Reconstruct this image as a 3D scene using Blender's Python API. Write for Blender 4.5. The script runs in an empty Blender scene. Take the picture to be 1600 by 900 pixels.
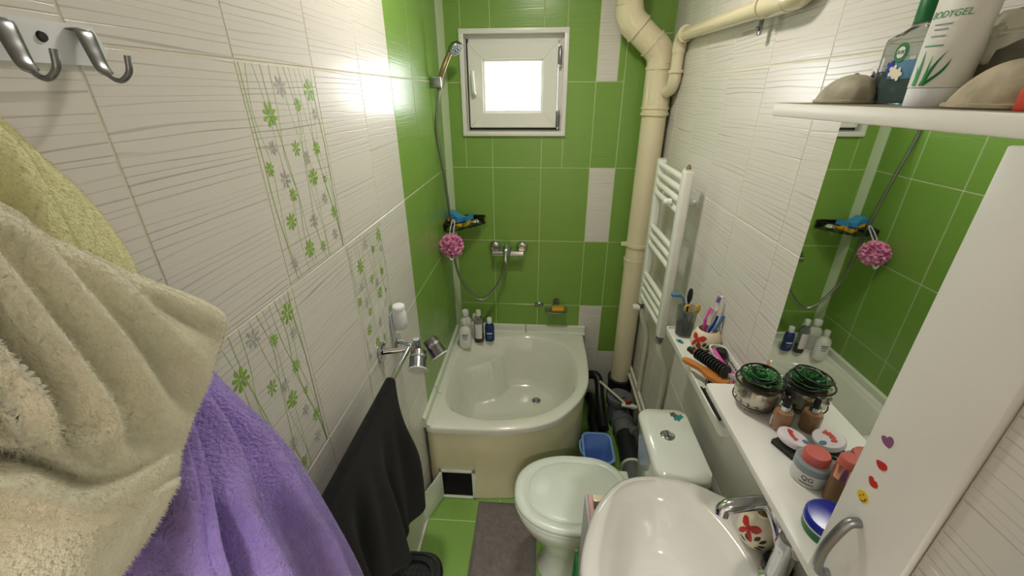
import bpy, bmesh, math, random
from mathutils import Vector, Matrix, noise
random.seed(7)
sc = bpy.context.scene
COL = sc.collection
PI = math.pi
# ------------------------------------------------------------------ camera
CAM = Vector((.4902, -2.2076, 1.7855)); YAW, PIT, ROL, FPX = .069, .438, -.0049, 647.27
FW = Vector((-math.sin(YAW)*math.cos(PIT), math.cos(YAW)*math.cos(PIT), -math.sin(PIT)))
_r = Vector((math.cos(YAW), math.sin(YAW), 0)); _u = _r.cross(FW)
RT = math.cos(ROL)*_r + math.sin(ROL)*_u; UP = -math.sin(ROL)*_r + math.cos(ROL)*_u
cd = bpy.data.cameras.new('camera'); cam = bpy.data.objects.new('camera', cd); COL.objects.link(cam)
cd.sensor_width = 36; cd.lens = FPX/1600*36; cd.clip_start = .01; cd.clip_end = 60
cam.matrix_world = Matrix(((RT.x, UP.x, -FW.x, CAM.x), (RT.y, UP.y, -FW.y, CAM.y), (RT.z, UP.z, -FW.z, CAM.z), (0, 0, 0, 1)))
sc.camera = cam
# ------------------------------------------------------------------ daylight and exposure
wd = bpy.data.worlds.new('world'); sc.world = wd; wd.use_nodes = True
wb = wd.node_tree.nodes['Background']; wb.inputs[0].default_value = (.96, .98, 1, 1); wb.inputs[1].default_value = 9.5
sc.view_settings.view_transform = 'Standard'; sc.view_settings.look = 'None'
sc.view_settings.gamma = 1; sc.view_settings.use_curve_mapping = False
sc.view_settings.exposure = 0.33
pl = bpy.data.lights.new('window_portal', 'AREA'); pl.shape = 'RECTANGLE'; pl.size = .30; pl.size_y = .26
pl.cycles.is_portal = True
po = bpy.data.objects.new('window_portal', pl); COL.objects.link(po); po.location = (.345, .065, 1.822); po.rotation_euler = (-PI/2, 0, 0)
LAMP_W = 6.3; HALL_W = 29.0

def at(u, v, ax, val):
    """point of the place seen at photo pixel (u, v) at a given x, y or z"""
    d = FW + RT*((u-800)/FPX) - UP*((v-450)/FPX); k = 'xyz'.index(ax)
    return CAM + d*((val-CAM[k])/d[k])
# ------------------------------------------------------------------ materials
def lin(h):
    h = h.lstrip('#'); c = [int(h[i:i+2], 16)/255 for i in (0, 2, 4)]
    return tuple((x/12.92 if x <= .04045 else ((x+.055)/1.055)**2.4) for x in c) + (1,)
M = {}
def mat(name, col, rough=.5, metal=0, bump=None, trans=0, spec=.5, coat=0, sheen=0, vary=0, ior=1.45, vscale=30, alpha=None, sss=0):
    m = bpy.data.materials.new(name); m.use_nodes = True; nt = m.node_tree; b = nt.nodes['Principled BSDF']
    c = lin(col) if isinstance(col, str) else col
    b.inputs['Base Color'].default_value = c; b.inputs['Roughness'].default_value = rough; b.inputs['Metallic'].default_value = metal
    b.inputs['Transmission Weight'].default_value = trans; b.inputs['IOR'].default_value = ior
    b.inputs['Specular IOR Level'].default_value = spec; b.inputs['Coat Weight'].default_value = coat
    b.inputs['Sheen Weight'].default_value = sheen; b.inputs['Sheen Roughness'].default_value = .5
    if sss: b.inputs['Subsurface Weight'].default_value = sss; b.inputs['Subsurface Radius'].default_value = (.01, .006, .004)
    tc = nt.nodes.new('ShaderNodeTexCoord')
    if vary:
        n = nt.nodes.new('ShaderNodeTexNoise'); n.inputs['Scale'].default_value = vscale; n.inputs['Detail'].default_value = 5
        nt.links.new(tc.outputs['Object'], n.inputs['Vector'])
        r = nt.nodes.new('ShaderNodeMapRange'); r.inputs[1].default_value = .3; r.inputs[2].default_value = .7; r.inputs[3].default_value = 1-vary; r.inputs[4].default_value = 1+vary*.5
        nt.links.new(n.outputs[0], r.inputs[0])
        mx = nt.nodes.new('ShaderNodeVectorMath'); mx.operation = 'SCALE'; mx.inputs[0].default_value = c[:3]
        nt.links.new(r.outputs[0], mx.inputs['Scale']); nt.links.new(mx.outputs[0], b.inputs['Base Color'])
    if bump:
        n = nt.nodes.new('ShaderNodeTexNoise'); n.inputs['Scale'].default_value = bump[0]; n.inputs['Detail'].default_value = 4
        nt.links.new(tc.outputs['Object'], n.inputs['Vector'])
        bp = nt.nodes.new('ShaderNodeBump'); bp.inputs['Strength'].default_value = bump[1]; bp.inputs['Distance'].default_value = bump[2] if len(bump) > 2 else .002
        nt.links.new(n.outputs[0], bp.inputs['Height']); nt.links.new(bp.outputs[0], b.inputs['Normal'])
    M[name] = m; return m

def tile_mat(name, base, line, rough, strength, vertical=False, bstr=.35, floor=False, freq=520, wander=14):
    """ceramic tile with fine irregular lines pressed into the glaze, each tile shifted by its own random number"""
    m = bpy.data.materials.new(name); m.use_nodes = True; nt = m.node_tree; b = nt.nodes['Principled BSDF']; L = nt.links.new
    tc = nt.nodes.new('ShaderNodeTexCoord'); oi = nt.nodes.new('ShaderNodeObjectInfo')
    mp = nt.nodes.new('ShaderNodeMapping')
    sx, sz = (2.4, 42) if not vertical else (42, 2.4)
    mp.inputs['Scale'].default_value = (sx, (1.6 if floor else 0), sz) if not floor else (42, 2.4, 0)
    L(tc.outputs['Object'], mp.inputs['Vector'])
    ad = nt.nodes.new('ShaderNodeVectorMath'); ad.operation = 'ADD'; cb = nt.nodes.new('ShaderNodeCombineXYZ')
    ml = nt.nodes.new('ShaderNodeMath'); ml.operation = 'MULTIPLY'; ml.inputs[1].default_value = 80; L(oi.outputs['Random'], ml.inputs[0])
    for k in range(3): L(ml.outputs[0], cb.inputs[k])
    L(mp.outputs[0], ad.inputs[0]); L(cb.outputs[0], ad.inputs[1])
    n = nt.nodes.new('ShaderNodeTexNoise'); n.inputs['Scale'].default_value = 1.0; n.inputs['Detail'].default_value = 1.0; n.inputs['Roughness'].default_value = .35
    L(ad.outputs[0], n.inputs['Vector'])
    sp3 = nt.nodes.new('ShaderNodeSeparateXYZ'); L(tc.outputs['Object'], sp3.inputs[0])
    kz = nt.nodes.new('ShaderNodeMath'); kz.operation = 'MULTIPLY'; kz.inputs[1].default_value = freq; L(sp3.outputs[('X' if (vertical or floor) else 'Z')], kz.inputs[0])
    ph = nt.nodes.new('ShaderNodeMath'); ph.operation = 'MULTIPLY_ADD'; ph.inputs[1].default_value = wander; L(n.outputs[0], ph.inputs[0]); L(kz.outputs[0], ph.inputs[2])
    sn_ = nt.nodes.new('ShaderNodeMath'); sn_.operation = 'SINE'; L(ph.outputs[0], sn_.inputs[0])
    mr = nt.nodes.new('ShaderNodeMapRange'); mr.inputs[1].default_value = .8; mr.inputs[2].default_value = 1.0; mr.interpolation_type = 'SMOOTHSTEP'; L(sn_.outputs[0], mr.inputs[0])
    fd = nt.nodes.new('ShaderNodeTexNoise'); fd.inputs['Scale'].default_value = .7; L(ad.outputs[0], fd.inputs['Vector'])
    fr = nt.nodes.new('ShaderNodeMapRange'); fr.inputs[1].default_value = .32; fr.inputs[2].default_value = .66; L(fd.outputs[0], fr.inputs[0])
    mm = nt.nodes.new('ShaderNodeMath'); mm.operation = 'MULTIPLY'; L(mr.outputs[0], mm.inputs[0]); L(fr.outputs[0], mm.inputs[1])
    m2 = nt.nodes.new('ShaderNodeMath'); m2.operation = 'MULTIPLY'; m2.inputs[1].default_value = strength; L(mm.outputs[0], m2.inputs[0])
    mx = nt.nodes.new('ShaderNodeMix'); mx.data_type = 'RGBA'; L(m2.outputs[0], mx.inputs[0]); mx.inputs[6].default_value = lin(base); mx.inputs[7].default_value = lin(line)
    L(mx.outputs[2], b.inputs['Base Color'])
    bp = nt.nodes.new('ShaderNodeBump'); bp.inputs['Strength'].default_value = bstr; bp.inputs['Distance'].default_value = .0008; bp.invert = True
    L(mm.outputs[0], bp.inputs['Height']); L(bp.outputs[0], b.inputs['Normal'])
    b.inputs['Roughness'].default_value = rough; b.inputs['Specular IOR Level'].default_value = .5
    M[name] = m
tile_mat('white_tile', '#dedbd5', '#a8a39c', .24, .75)
tile_mat('green_tile', '#7da54a', '#67903a', .26, .4, bstr=.3)
tile_mat('green_tile_upright', '#7da54a', '#67903a', .26, .4, vertical=True, bstr=.3)
tile_mat('floor_tile', '#7fa650', '#6b9240', .3, .45, floor=True)
mat('grout', '#dedac6', .9, vary=.1); mat('green_grout', '#c4d2a0', .9)
mat('plaster', '#eceae4', .9); mat('plastic_white', '#e6e8e0', .35); mat('trim_white', '#dfe4d6', .4); mat('corner_trim', '#b9cda6', .3)
mat('window_white', '#e8e8e4', .3); mat('rubber', '#2a2a28', .7); mat('dirt', '#3a352c', .9)
mat('chrome', '#c9ccd0', .12, 1); mat('steel', '#9da1a6', .28, 1); mat('nickel', '#8a8a8d', .25, 1)
mat('enamel', '#e9eadf', .12, coat=.5); mat('apron', '#ded9b4', .35, vary=.06, vscale=6); mat('ceramic', '#e6ebe2', .1, coat=.5); mat('seat_plastic', '#e2ebe0', .22)
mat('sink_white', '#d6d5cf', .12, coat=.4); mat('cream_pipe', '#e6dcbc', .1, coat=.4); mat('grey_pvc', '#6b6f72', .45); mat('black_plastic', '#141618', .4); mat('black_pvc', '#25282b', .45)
mat('radiator_white', '#e9ebe3', .25); mat('thin_pipe', '#d9d7c6', .4); mat('red_valve', '#a8402c', .5); mat('blue_plastic', '#7fa6e4', .4)
mat('rug', '#78706c', .95, bump=(180, .8, .004), vary=.2, vscale=60)
mat('robe_cream', '#fffae0', .95, bump=(260, .9, .006), sheen=.4, vary=.05, vscale=70)
mat('robe_yellow', '#f6f3bc', .95, bump=(260, .9, .006), sheen=.3, vary=.06, vscale=70)
mat('robe_purple', '#a68fde', .95, bump=(220, .9, .008), sheen=.2, vary=.1, vscale=60)
mat('towel_black', '#101114', .95, bump=(380, .8, .004), sheen=.03, vary=.25, vscale=90)
mat('wood', '#c8823e', .4, vary=.15, vscale=8); mat('pink', '#f2a6cf', .6); mat('hot_pink', '#e04fae', .4); mat('navy', '#1e3270', .25); mat('blue_deep', '#1f2fa0', .22); mat('sky_blue', '#3b8fc4', .7); mat('yellow', '#e3b21f', .6)
mat('teal', '#2f8f96', .4); mat('green_bright', '#2fa04a', .35); mat('green_dark', '#14713a', .35); mat('violet', '#8d6aa8', .4); mat('bristle_white', '#e8ecf2', .6)
mat('clear', '#ffffff', .03, trans=1, ior=1.2); mat('clear_grey', '#c9cfcb', .06, trans=.92, ior=1.2); mat('smoke_glass', '#8d8f88', .08, trans=.85, ior=1.2)
mat('brown_liquid', '#4a2018', .1, trans=.5); mat('soap_orange', '#e0a528', .35, sss=.2); mat('teal_liquid', '#4c7c84', .05, trans=.8, ior=1.3)
mat('mirror', '#eef2ee', .02, 1); mat('laminate', '#e8e8e4', .3); mat('laminate_edge', '#f1f0ea', .35); mat('shelf_dusty', '#8d8674', .8, vary=.25, vscale=60)
mat('handle_grey', '#8e9092', .38, .9); mat('heart_purple', '#8f5a86', .5); mat('heart_red', '#c2281e', .5); mat('smiley', '#e2c02a', .5)
mat('foundation', '#96704f', .15, coat=.6); mat('jar_grey', '#8e98a2', .3); mat('jar_white', '#dcdcd8', .35); mat('lid_rose', '#c4645c', .3); mat('rose_gold', '#d99a7c', .2, .85); mat('compact_white', '#e6dfe6', .25); mat('compact_red', '#d04a44', .35)
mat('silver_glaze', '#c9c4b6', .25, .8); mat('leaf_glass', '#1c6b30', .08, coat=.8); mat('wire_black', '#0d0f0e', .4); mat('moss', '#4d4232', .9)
mat('pot_cream', '#ece2c8', .3, coat=.3); mat('paint_red', '#b8322c', .4); mat('paint_leaf', '#3b4438', .5); mat('cork', '#b99a66', .7)
mat('shell', '#b9ad92', .6, bump=(40, .5, .004), vary=.3, vscale=25); mat('shell_grey', '#a8a28c', .55, bump=(40, .4, .004), vary=.25, vscale=25)
mat('flower_green', '#8cba40', .35); mat('flower_yellow', '#c3c845', .35); mat('flower_grey', '#b4b3b0', .4); mat('stem_green', '#a3bd80', .4)
mat('text_dark', '#3b3f3d', .6); mat('text_green', '#3d9c6c', .6); mat('label_white', '#e6e6df', .4); mat('label_blue', '#4f7ea4', .4); mat('frosted', '#b4b2ae', .35, trans=.35, ior=1.2); mat('pink_board', '#d3a9a8', .4); mat('grey_board', '#b5b6b6', .4)
mat('red_paper', '#e0503c', .5); mat('brass_dark', '#8a7a55', .4, .6); mat('bag_plastic', '#cfcdbd', .12, trans=.8, ior=1.15, bump=(25, .6, .01)); mat('packet', '#4a3350', .25); mat('copper_brown', '#7a5a3a', .4)  # last one: even dark copper brown for the rose gold bottle's body and the trinket
g = bpy.data.materials.new('pane_glass'); g.use_nodes = True; nt = g.node_tree; nt.nodes.clear()
o_ = nt.nodes.new('ShaderNodeOutputMaterial'); mx_ = nt.nodes.new('ShaderNodeMixShader'); t_ = nt.nodes.new('ShaderNodeBsdfTransparent'); gl_ = nt.nodes.new('ShaderNodeBsdfGlossy'); gl_.inputs['Roughness'].default_value = .05
mx_.inputs[0].default_value = .06; nt.links.new(t_.outputs[0], mx_.inputs[1]); nt.links.new(gl_.outputs[0], mx_.inputs[2]); nt.links.new(mx_.outputs[0], o_.inputs[0]); M['pane_glass'] = g
e = bpy.data.materials.new('lamp_glow'); e.use_nodes = True; eb = e.node_tree.nodes['Principled BSDF']; eb.inputs['Base Color'].default_value = (1, .95, .86, 1)
eb.inputs['Emission Color'].default_value = (1, .93, .82, 1); eb.inputs['Emission Strength'].default_value = 3; M['lamp_glow'] = e
# ------------------------------------------------------------------ builders
def smooth(me, ang=.6):
    for p in me.polygons: p.use_smooth = True
    me.set_sharp_from_angle(angle=ang)
def link(name, me, m, parent=None, loc=(0, 0, 0), rot=(0, 0, 0)):
    o = bpy.data.objects.new(name, me); COL.objects.link(o); o.location = loc; o.rotation_euler = rot
    if m and not me.materials: me.materials.append(M[m])
    if parent: o.parent = parent
    return o
def fin(name, bm, m, parent=None, loc=(0, 0, 0), rot=(0, 0, 0), sm=.6):
    me = bpy.data.meshes.new(name); bmesh.ops.recalc_face_normals(bm, faces=bm.faces); bm.to_mesh(me); bm.free()
    if sm: smooth(me, sm)
    return link(name, me, m, parent, loc, rot)
def tag(o, label=None, cat=None, group=None, kind=None):
    if label: o['label'] = label
    if cat: o['category'] = cat
    if group: o['group'] = group
    if kind: o['kind'] = kind
    return o
def thing(name, label, cat, loc=(0, 0, 0), rot=(0, 0, 0), group=None):
    o = bpy.data.objects.new(name, None); COL.objects.link(o); o.location = loc; o.rotation_euler = rot; o.empty_display_size = .05
    return tag(o, label, cat, group)
def copy_tree(o, parent=None):
    c = o.copy(); COL.objects.link(c); c.parent = parent
    for ch in o.children: copy_tree(ch, c)
    return c
def b_box(bm, lo, hi, bev=0, seg=2, mtx=None):
    r = bmesh.ops.create_cube(bm, size=1); vs = r['verts']
    for v in vs: v.co = Vector([lo[i]+(hi[i]-lo[i])*(v.co[i]+.5) for i in range(3)])
    if bev:
        es = list({e for v in vs for e in v.link_edges})
        q = bmesh.ops.bevel(bm, geom=es, offset=bev, segments=seg, profile=.5, affect='EDGES'); vs = list({v for f in q['faces'] for v in f.verts} | {v for v in vs if v.is_valid})
    if mtx:
        for v in vs: v.co = mtx @ v.co
    return vs
def box(name, lo, hi, m, parent=None, bev=0, seg=2, loc=(0, 0, 0), rot=(0, 0, 0)):
    bm = bmesh.new(); b_box(bm, lo, hi, bev, seg); return fin(name, bm, m, parent, loc, rot)
def b_lathe(bm, prof, seg=32, off=(0, 0, 0), mtx=None, sx=1, sy=1):
    rings = []
    for r, z in prof:
        if r < 1e-6: ring = [bm.verts.new((0, 0, z))]
        else: ring = [bm.verts.new((sx*r*math.cos(2*PI*k/seg), sy*r*math.sin(2*PI*k/seg), z)) for k in range(seg)]
        rings.append(ring)
    for a, b in zip(rings, rings[1:]):
        for k in range(seg):
            k2 = (k+1) % seg
            if len(a) == 1 and len(b) == 1: continue
            if len(a) == 1: bm.faces.new((a[0], b[k2], b[k]))
            elif len(b) == 1: bm.faces.new((a[k], a[k2], b[0]))
            else: bm.faces.new((a[k], a[k2], b[k2], b[k]))
    if len(rings[0]) > 1: bm.faces.new(rings[0][::-1])
    if len(rings[-1]) > 1: bm.faces.new(rings[-1])
    for ring in rings:
        for v in ring:
            if mtx: v.co = mtx @ v.co
            v.co += Vector(off)
def lathe(name, prof, m, parent=None, loc=(0, 0, 0), rot=(0, 0, 0), seg=32, sx=1, sy=1, sm=.7):
    bm = bmesh.new(); b_lathe(bm, prof, seg, sx=sx, sy=sy); return fin(name, bm, m, parent, loc, rot, sm)
def crom(pts, n, closed=False):
    P = [Vector(p) for p in pts]; out = []; N = len(P); S = N if closed else N-1
    for i in range(S):
        p1, p2 = P[i], P[(i+1) % N]
        p0 = P[i-1] if (closed or i > 0) else p1*2-p2
        p3 = P[(i+2) % N] if (closed or i+2 < N) else p2*2-p1
        for k in range(n):
            t = k/n
            out.append(.5*((2*p1)+(p2-p0)*t+(2*p0-5*p1+4*p2-p3)*t*t+(3*p1-p0-3*p2+p3)*t**3))
    if not closed: out.append(P[-1].copy())
    return out
def b_tube(bm, pts, r, seg=12, closed=False, flat=1.0, caps=True):
    P = [Vector(p) for p in pts]; N = len(P); rr = r if hasattr(r, '__len__') else [r]*N
    rings = []; T0 = None; nrm = None
    for i in range(N):
        a = P[i-1] if (i > 0 or closed) else P[i]; b = P[(i+1) % N] if (i < N-1 or closed) else P[i]
        T = (b-a).normalized()
        if nrm is None:
            ref = Vector((0, 0, 1)) if abs(T.z) < .9 else Vector((1, 0, 0)); nrm = (ref-T*ref.dot(T)).normalized()
        else:
            nrm = (nrm-T*nrm.dot(T)).normalized()
        bn = T.cross(nrm)
        rings.append([bm.verts.new(P[i]+(nrm*math.cos(2*PI*k/seg)*flat+bn*math.sin(2*PI*k/seg))*rr[i]) for k in range(seg)])
    for i in range(N if closed else N-1):
        a, b = rings[i], rings[(i+1) % N]
        for k in range(seg): bm.faces.new((a[k], a[(k+1) % seg], b[(k+1) % seg], b[k]))
    if not closed and caps: bm.faces.new(rings[0][::-1]); bm.faces.new(rings[-1])
def tube(name, pts, r, m, parent=None, loc=(0, 0, 0), rot=(0, 0, 0), seg=12, closed=False, flat=1.0):
    bm = bmesh.new(); b_tube(bm, pts, r, seg, closed, flat); return fin(name, bm, m, parent, loc, rot, .8)
def b_prism(bm, poly, z0, z1, mtx=None):
    """poly in the xy plane, raised from z0 to z1"""
    a = [bm.verts.new((p[0], p[1], z0)) for p in poly]; b = [bm.verts.new((p[0], p[1], z1)) for p in poly]; n = len(poly)
    bm.faces.new(a[::-1]); bm.faces.new(b)
    for k in range(n): bm.faces.new((a[k], a[(k+1) % n], b[(k+1) % n], b[k]))
    if mtx:
        for v in a+b: v.co = mtx @ v.co
def prism(name, poly, z0, z1, m, parent=None, loc=(0, 0, 0), rot=(0, 0, 0), bev=0, seg=2):
    bm = bmesh.new(); b_prism(bm, poly, z0, z1)
    if bev: bmesh.ops.bevel(bm, geom=[e for e in bm.edges if abs(e.verts[0].co.z-e.verts[1].co.z) < 1e-6], offset=bev, segments=seg, profile=.5, affect='EDGES')
    return fin(name, bm, m, parent, loc, rot, .7)
def gridmesh(bm, rows, closed=False):
    R = [[bm.verts.new(p) for p in row] for row in rows]
    for a, b in zip(R, R[1:]):
        n = len(a)
        for k in range(n if closed else n-1): bm.faces.new((a[k], a[(k+1) % n], b[(k+1) % n], b[k]))
    return R
def text_mesh(body, size, depth=.0002, align='CENTER', shear=0):
    cu = bpy.data.curves.new('lettering', 'FONT'); cu.body = body; cu.size = size; cu.extrude = depth; cu.align_x = align; cu.align_y = 'CENTER'; cu.shear = shear
    ob = bpy.data.objects.new('lettering', cu); me = bpy.data.meshes.new_from_object(ob); bpy.data.objects.remove(ob); return me
def bend_mesh(me, r):
    """wrap a flat xy mesh (z out) round a vertical cylinder of radius r whose axis is at the origin; faces -y"""
    for v in me.vertices:
        a = v.co.x/r; q = r+v.co.z; v.co = Vector((q*math.sin(a), -q*math.cos(a), v.co.y))
def sstep(a, b, x):
    t = max(0, min(1, (x-a)/(b-a))); return t*t*(3-2*t)
ID3 = Matrix.Identity(4)
# ------------------------------------------------------------------ room shell
W = 1.0733; H = 2.5; YN = -2.62; YR = -1.888; XR = .9235     # room width, height, door-side wall, near wall return
TH = .007
_tiles = {}
def tile_mesh(w, h):
    k = (round(w, 3), round(h, 3))
    if k not in _tiles:
        w, h = k; b = .0012; g = .0013
        F = [(-w/2+g+b, 0, -h/2+g+b), (w/2-g-b, 0, -h/2+g+b), (w/2-g-b, 0, h/2-g-b), (-w/2+g+b, 0, h/2-g-b)]
        E_ = [(-w/2+g, b, -h/2+g), (w/2-g, b, -h/2+g), (w/2-g, b, h/2-g), (-w/2+g, b, h/2-g)]
        B = [(x, TH, z) for x, y, z in E_]
        fs = [(0, 1, 2, 3)]
        for i in range(4):
            j = (i+1) % 4; fs += [(4+i, 4+j, j, i), (8+i, 8+j, 4+j, 4+i)]
        me = bpy.data.meshes.new('tile'); me.from_pydata(F+E_+B, [], fs); _tiles[k] = me
    return _tiles[k]
_tm = {}
def tile(parent, w, h, loc, rot, m):
    base = tile_mesh(w, h); k = (base.name, m)
    if k not in _tm:
        me = base.copy(); me.materials.append(M[m]); _tm[k] = me
    o = bpy.data.objects.new('tile', _tm[k]); COL.objects.link(o); o.parent = parent; o.location = loc; o.rotation_euler = rot
    return o
def struct(o): o['kind'] = 'structure'; return o
G = .0010
ZL = [0, .2483, .6454, 1.0425, 1.4396, 1.8367, 2.2338, H]
# left wall
wl = struct(box('wall_left', (-.12, YN, 0), (-G, .2, H), 'grout'))
YL = [0, -.2415] + [-.4915-.25*k for k in range(9)] + [YN]
decor = []
for i in range(len(YL)-1):
    for j in range(len(ZL)-1):
        y0, y1 = YL[i+1], YL[i]; z0, z1 = ZL[j], ZL[j+1]
        t = tile(wl, y1-y0, z1-z0, (0, (y0+y1)/2, (z0+z1)/2), (0, 0, PI/2), 'green_tile' if i < 3 else 'white_tile')
        if (j == 4 and i == 5) or (j == 3 and i in (4, 6)): decor.append(t)
# right wall and its return at the door side
ZR = [0, .261, .658, 1.055, 1.452, 1.849, 2.246, H]
wr = struct(box('wall_right', (W+G, YR, 0), (W+.15, .2, H), 'grout'))
YRr = [0] + [-.2029-.25*k for k in range(7)] + [YR]
for i in range(len(YRr)-1):
    for j in range(len(ZR)-1):
        y0, y1 = YRr[i+1], YRr[i]; z0, z1 = ZR[j], ZR[j+1]
        tile(wr, y1-y0, z1-z0, (W, (y0+y1)/2, (z0+z1)/2), (0, 0, -PI/2), 'white_tile')
wq = struct(box('wall_right_return', (XR+G, YN, 0), (W+.15, YR, H), 'grout'))
ZQ = [0, .129, .526, .923, 1.32, 1.717, 2.114, H]; YQ = [YR, -2.138, -2.388, YN]
for i in range(3):
    for j in range(7):
        y0, y1 = YQ[i+1], YQ[i]; z0, z1 = ZQ[j], ZQ[j+1]
        tile(wq, y1-y0, z1-z0, (XR, (y0+y1)/2, (z0+z1)/2), (0, 0, -PI/2), 'white_tile')
# far wall with the window opening
WX0, WX1, WZ0, WZ1 = .105, .597, 1.603, 2.049
bm = bmesh.new()
for lo, hi in [((0, G, 0), (WX0, .2, H)), ((WX1, G, 0), (W, .2, H)), ((WX0, G, 0), (WX1, .2, WZ0)), ((WX0, G, WZ1), (WX1, .2, H))]: b_box(bm, lo, hi)
wf = struct(fin('wall_far', bm, 'green_grout', sm=0))
XF = [0, .2406, .4906, .7406, .87, W]
for i in range(5):
    for j in range(7):
        x0, x1, z0, z1 = XF[i], XF[i+1], ZL[j], ZL[j+1]
        m = 'green_tile'
        if i == 3 and (j >= 5 or j == 3 or j <= 1): m = 'white_tile'
        if j == 0: m = 'white_tile'
        rects = [(x0, x1, z0, z1)]
        if i == 4: continue
        if i == 3 and j >= 5:
            tile(wf, x1-.838, z1-z0, ((x1+.838)/2, 0, (z0+z1)/2), (0, 0, 0), 'green_tile'); rects = [(x0, .838, z0, z1)]
        if x0 < WX1 and x1 > WX0 and z0 < WZ1 and z1 > WZ0:
            rects = []; a, b = max(x0, WX0), min(x1, WX1)
            if a-x0 > .012: rects.append((x0, a, z0, z1))
            if x1-b > .012: rects.append((b, x1, z0, z1))
            if WZ0-z0 > .01: rects.append((a, b, z0, WZ0))
            if z1-WZ1 > .01: rects.append((a, b, WZ1, z1))
        for r in rects: tile(wf, r[1]-r[0], r[3]-r[2], ((r[0]+r[1])/2, 0, (r[2]+r[3])/2), (0, 0, 0), m)
zv = [0, .33, .6454, 1.0425, 1.4396, 2.03, H]
for j in range(6): tile(wf, W-.87, zv[j+1]-zv[j], ((W+.87)/2, 0, (zv[j]+zv[j+1])/2), (0, 0, 0), 'green_tile_upright' if j else 'white_tile')
# floor, ceiling, door-side wall with its door
fl = struct(box('floor', (-.12, YN, -.1), (W+.15, .2, -G), 'green_grout'))
fx = [0, .333, .666, .999, W]; fy = [0, -.282, -.615, -.948, -1.281, -1.614, -1.947, -2.28, YN]
for i in range(4):
    for j in range(8):
        w, h = fx[i+1]-fx[i], fy[j]-fy[j+1]
        tile(fl, w, h, ((fx[i]+fx[i+1])/2, (fy[j]+fy[j+1])/2, 0), (-PI/2, 0, 0), 'floor_tile')
struct(box('ceiling', (-.12, YN-.1, H), (W+.15, .2, H+.1), 'plaster'))
bm = bmesh.new()
for lo, hi in [((-.8, YN-.1, 0), (.1, YN, H)), ((.86, YN-.1, 0), (1.9, YN, H)), ((.1, YN-.1, 2.05), (.86, YN, H))]: b_box(bm, lo, hi)
struct(fin('wall_near', bm, 'plaster', sm=0))
d1 = struct(thing('door_1', None, None, (.855, YN-.1, 0), (0, 0, math.radians(-95))))
box('door_leaf', (-.75, -.02, .005), (0, .02, 2.045), 'laminate', d1, bev=.003)
for z0, z1 in ((.15, .9), (1.05, 1.9)): box('door_panel', (-.65, -.026, z0), (-.1, .026, z1), 'laminate', d1, bev=.006)
lathe('door_knob', [(.0, 0), (.024, 0), (.024, .006), (.01, .01), (.01, .03), (.022, .036), (.024, .05), (.0, .056)], 'steel', d1, (-.7, -.02, 1.02), (PI/2, 0, 0))
# hallway outside the open door, with its own ceiling lamp
struct(box('floor_hall', (-.7, -4.3, -.1), (1.8, YN-.0, -.001), 'wood')); struct(box('ceiling_hall', (-.7, -4.3, H), (1.8, YN-.1, H+.1), 'plaster'))
struct(box('wall_hall_left', (-.8, -4.3, 0), (-.7, YN-.1, H), 'plaster')); struct(box('wall_hall_right', (1.8, -4.3, 0), (1.9, YN-.1, H), 'plaster')); struct(box('wall_hall_end', (-.8, -4.4, 0), (1.9, -4.3, H), 'plaster'))
hl = thing('hall_lamp', 'round hallway ceiling lamp outside the bathroom door', 'lamp', (.62, -3.1, H))
lathe('lamp_base', [(0, 0), (.15, 0), (.15, -.03), (0, -.035)], 'plastic_white', hl); lathe('lamp_cover', [(.14, -.035), (.14, -.045), (.11, -.07), (0, -.08)], 'lamp_glow', hl)
hll = bpy.data.lights.new('hall_light', 'AREA'); hll.shape = 'DISK'; hll.size = .26; hll.energy = HALL_W; hll.color = (1, .96, .9); hlo = bpy.data.objects.new('hall_light', hll); COL.objects.link(hlo); hlo.location = (.62, -3.1, H-.1)
# white silicone joint along the foot of the left wall and plastic trims
def strut(name, lo, hi, m, bev=.002): return struct(box(name, lo, hi, m, bev=bev))
strut('baseboard_left', (0, YN, 0), (.012, -.83, .012), 'trim_white')
t1 = prism('trim_1', [(0, 0), (.03, 0), (.026, -.006), (.006, -.026), (0, -.03)], .46, 2.5, 'corner_trim'); struct(t1)
# ------------------------------------------------------------------ flowers printed on the decor tiles
FL = [('g', .458, .087, .016), ('G', .246, .206, .018), ('G', .878, .102, .018), ('G', .654, .17, .011), ('g', .894, .218, .010), ('g', .19, .347, .011), ('G', .494, .372, .013), ('G', .814, .392, .0125), ('g', .626, .427, .012), ('G', .09, .435, .0115), ('g', .254, .498, .014), ('G', .666, .533, .016), ('G', .858, .566, .008), ('G', .306, .583, .0115), ('g', .786, .667, .011), ('G', .202, .702, .015), ('G', .906, .765, .013), ('g', .53, .755, .014), ('g', .85, .893, .013), ('G', .37, .883, .017), ('G', .594, .916, .0105), ('g', .106, .906, .011)]
def flower_mesh(petals, col, name):
    bm = bmesh.new()
    for k in range(petals):
        a = 2*PI*k/petals+.3
        pr = [(.12, .025), (.45, .1), (.75, .165), (.95, .11), (1.02, 0)]
        if k % 3 == 1: pr = [(r*.88, w) for r, w in pr]
        pts = [(r, w) for r, w in pr] + [(r, -w) for r, w in pr[-2::-1]]
        vs = [bm.verts.new((r*math.cos(a)-w*math.sin(a), -.00045-.0002*(r < .9), r*math.sin(a)+w*math.cos(a))) for r, w in pts]
        bm.faces.new(vs)
    me = bpy.data.meshes.new(name); bmesh.ops.recalc_face_normals(bm, faces=bm.faces); bm.to_mesh(me); bm.free(); me.materials.append(M[col])
    if me.polygons[0].normal.y > 0: me.flip_normals()
    return me
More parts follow.
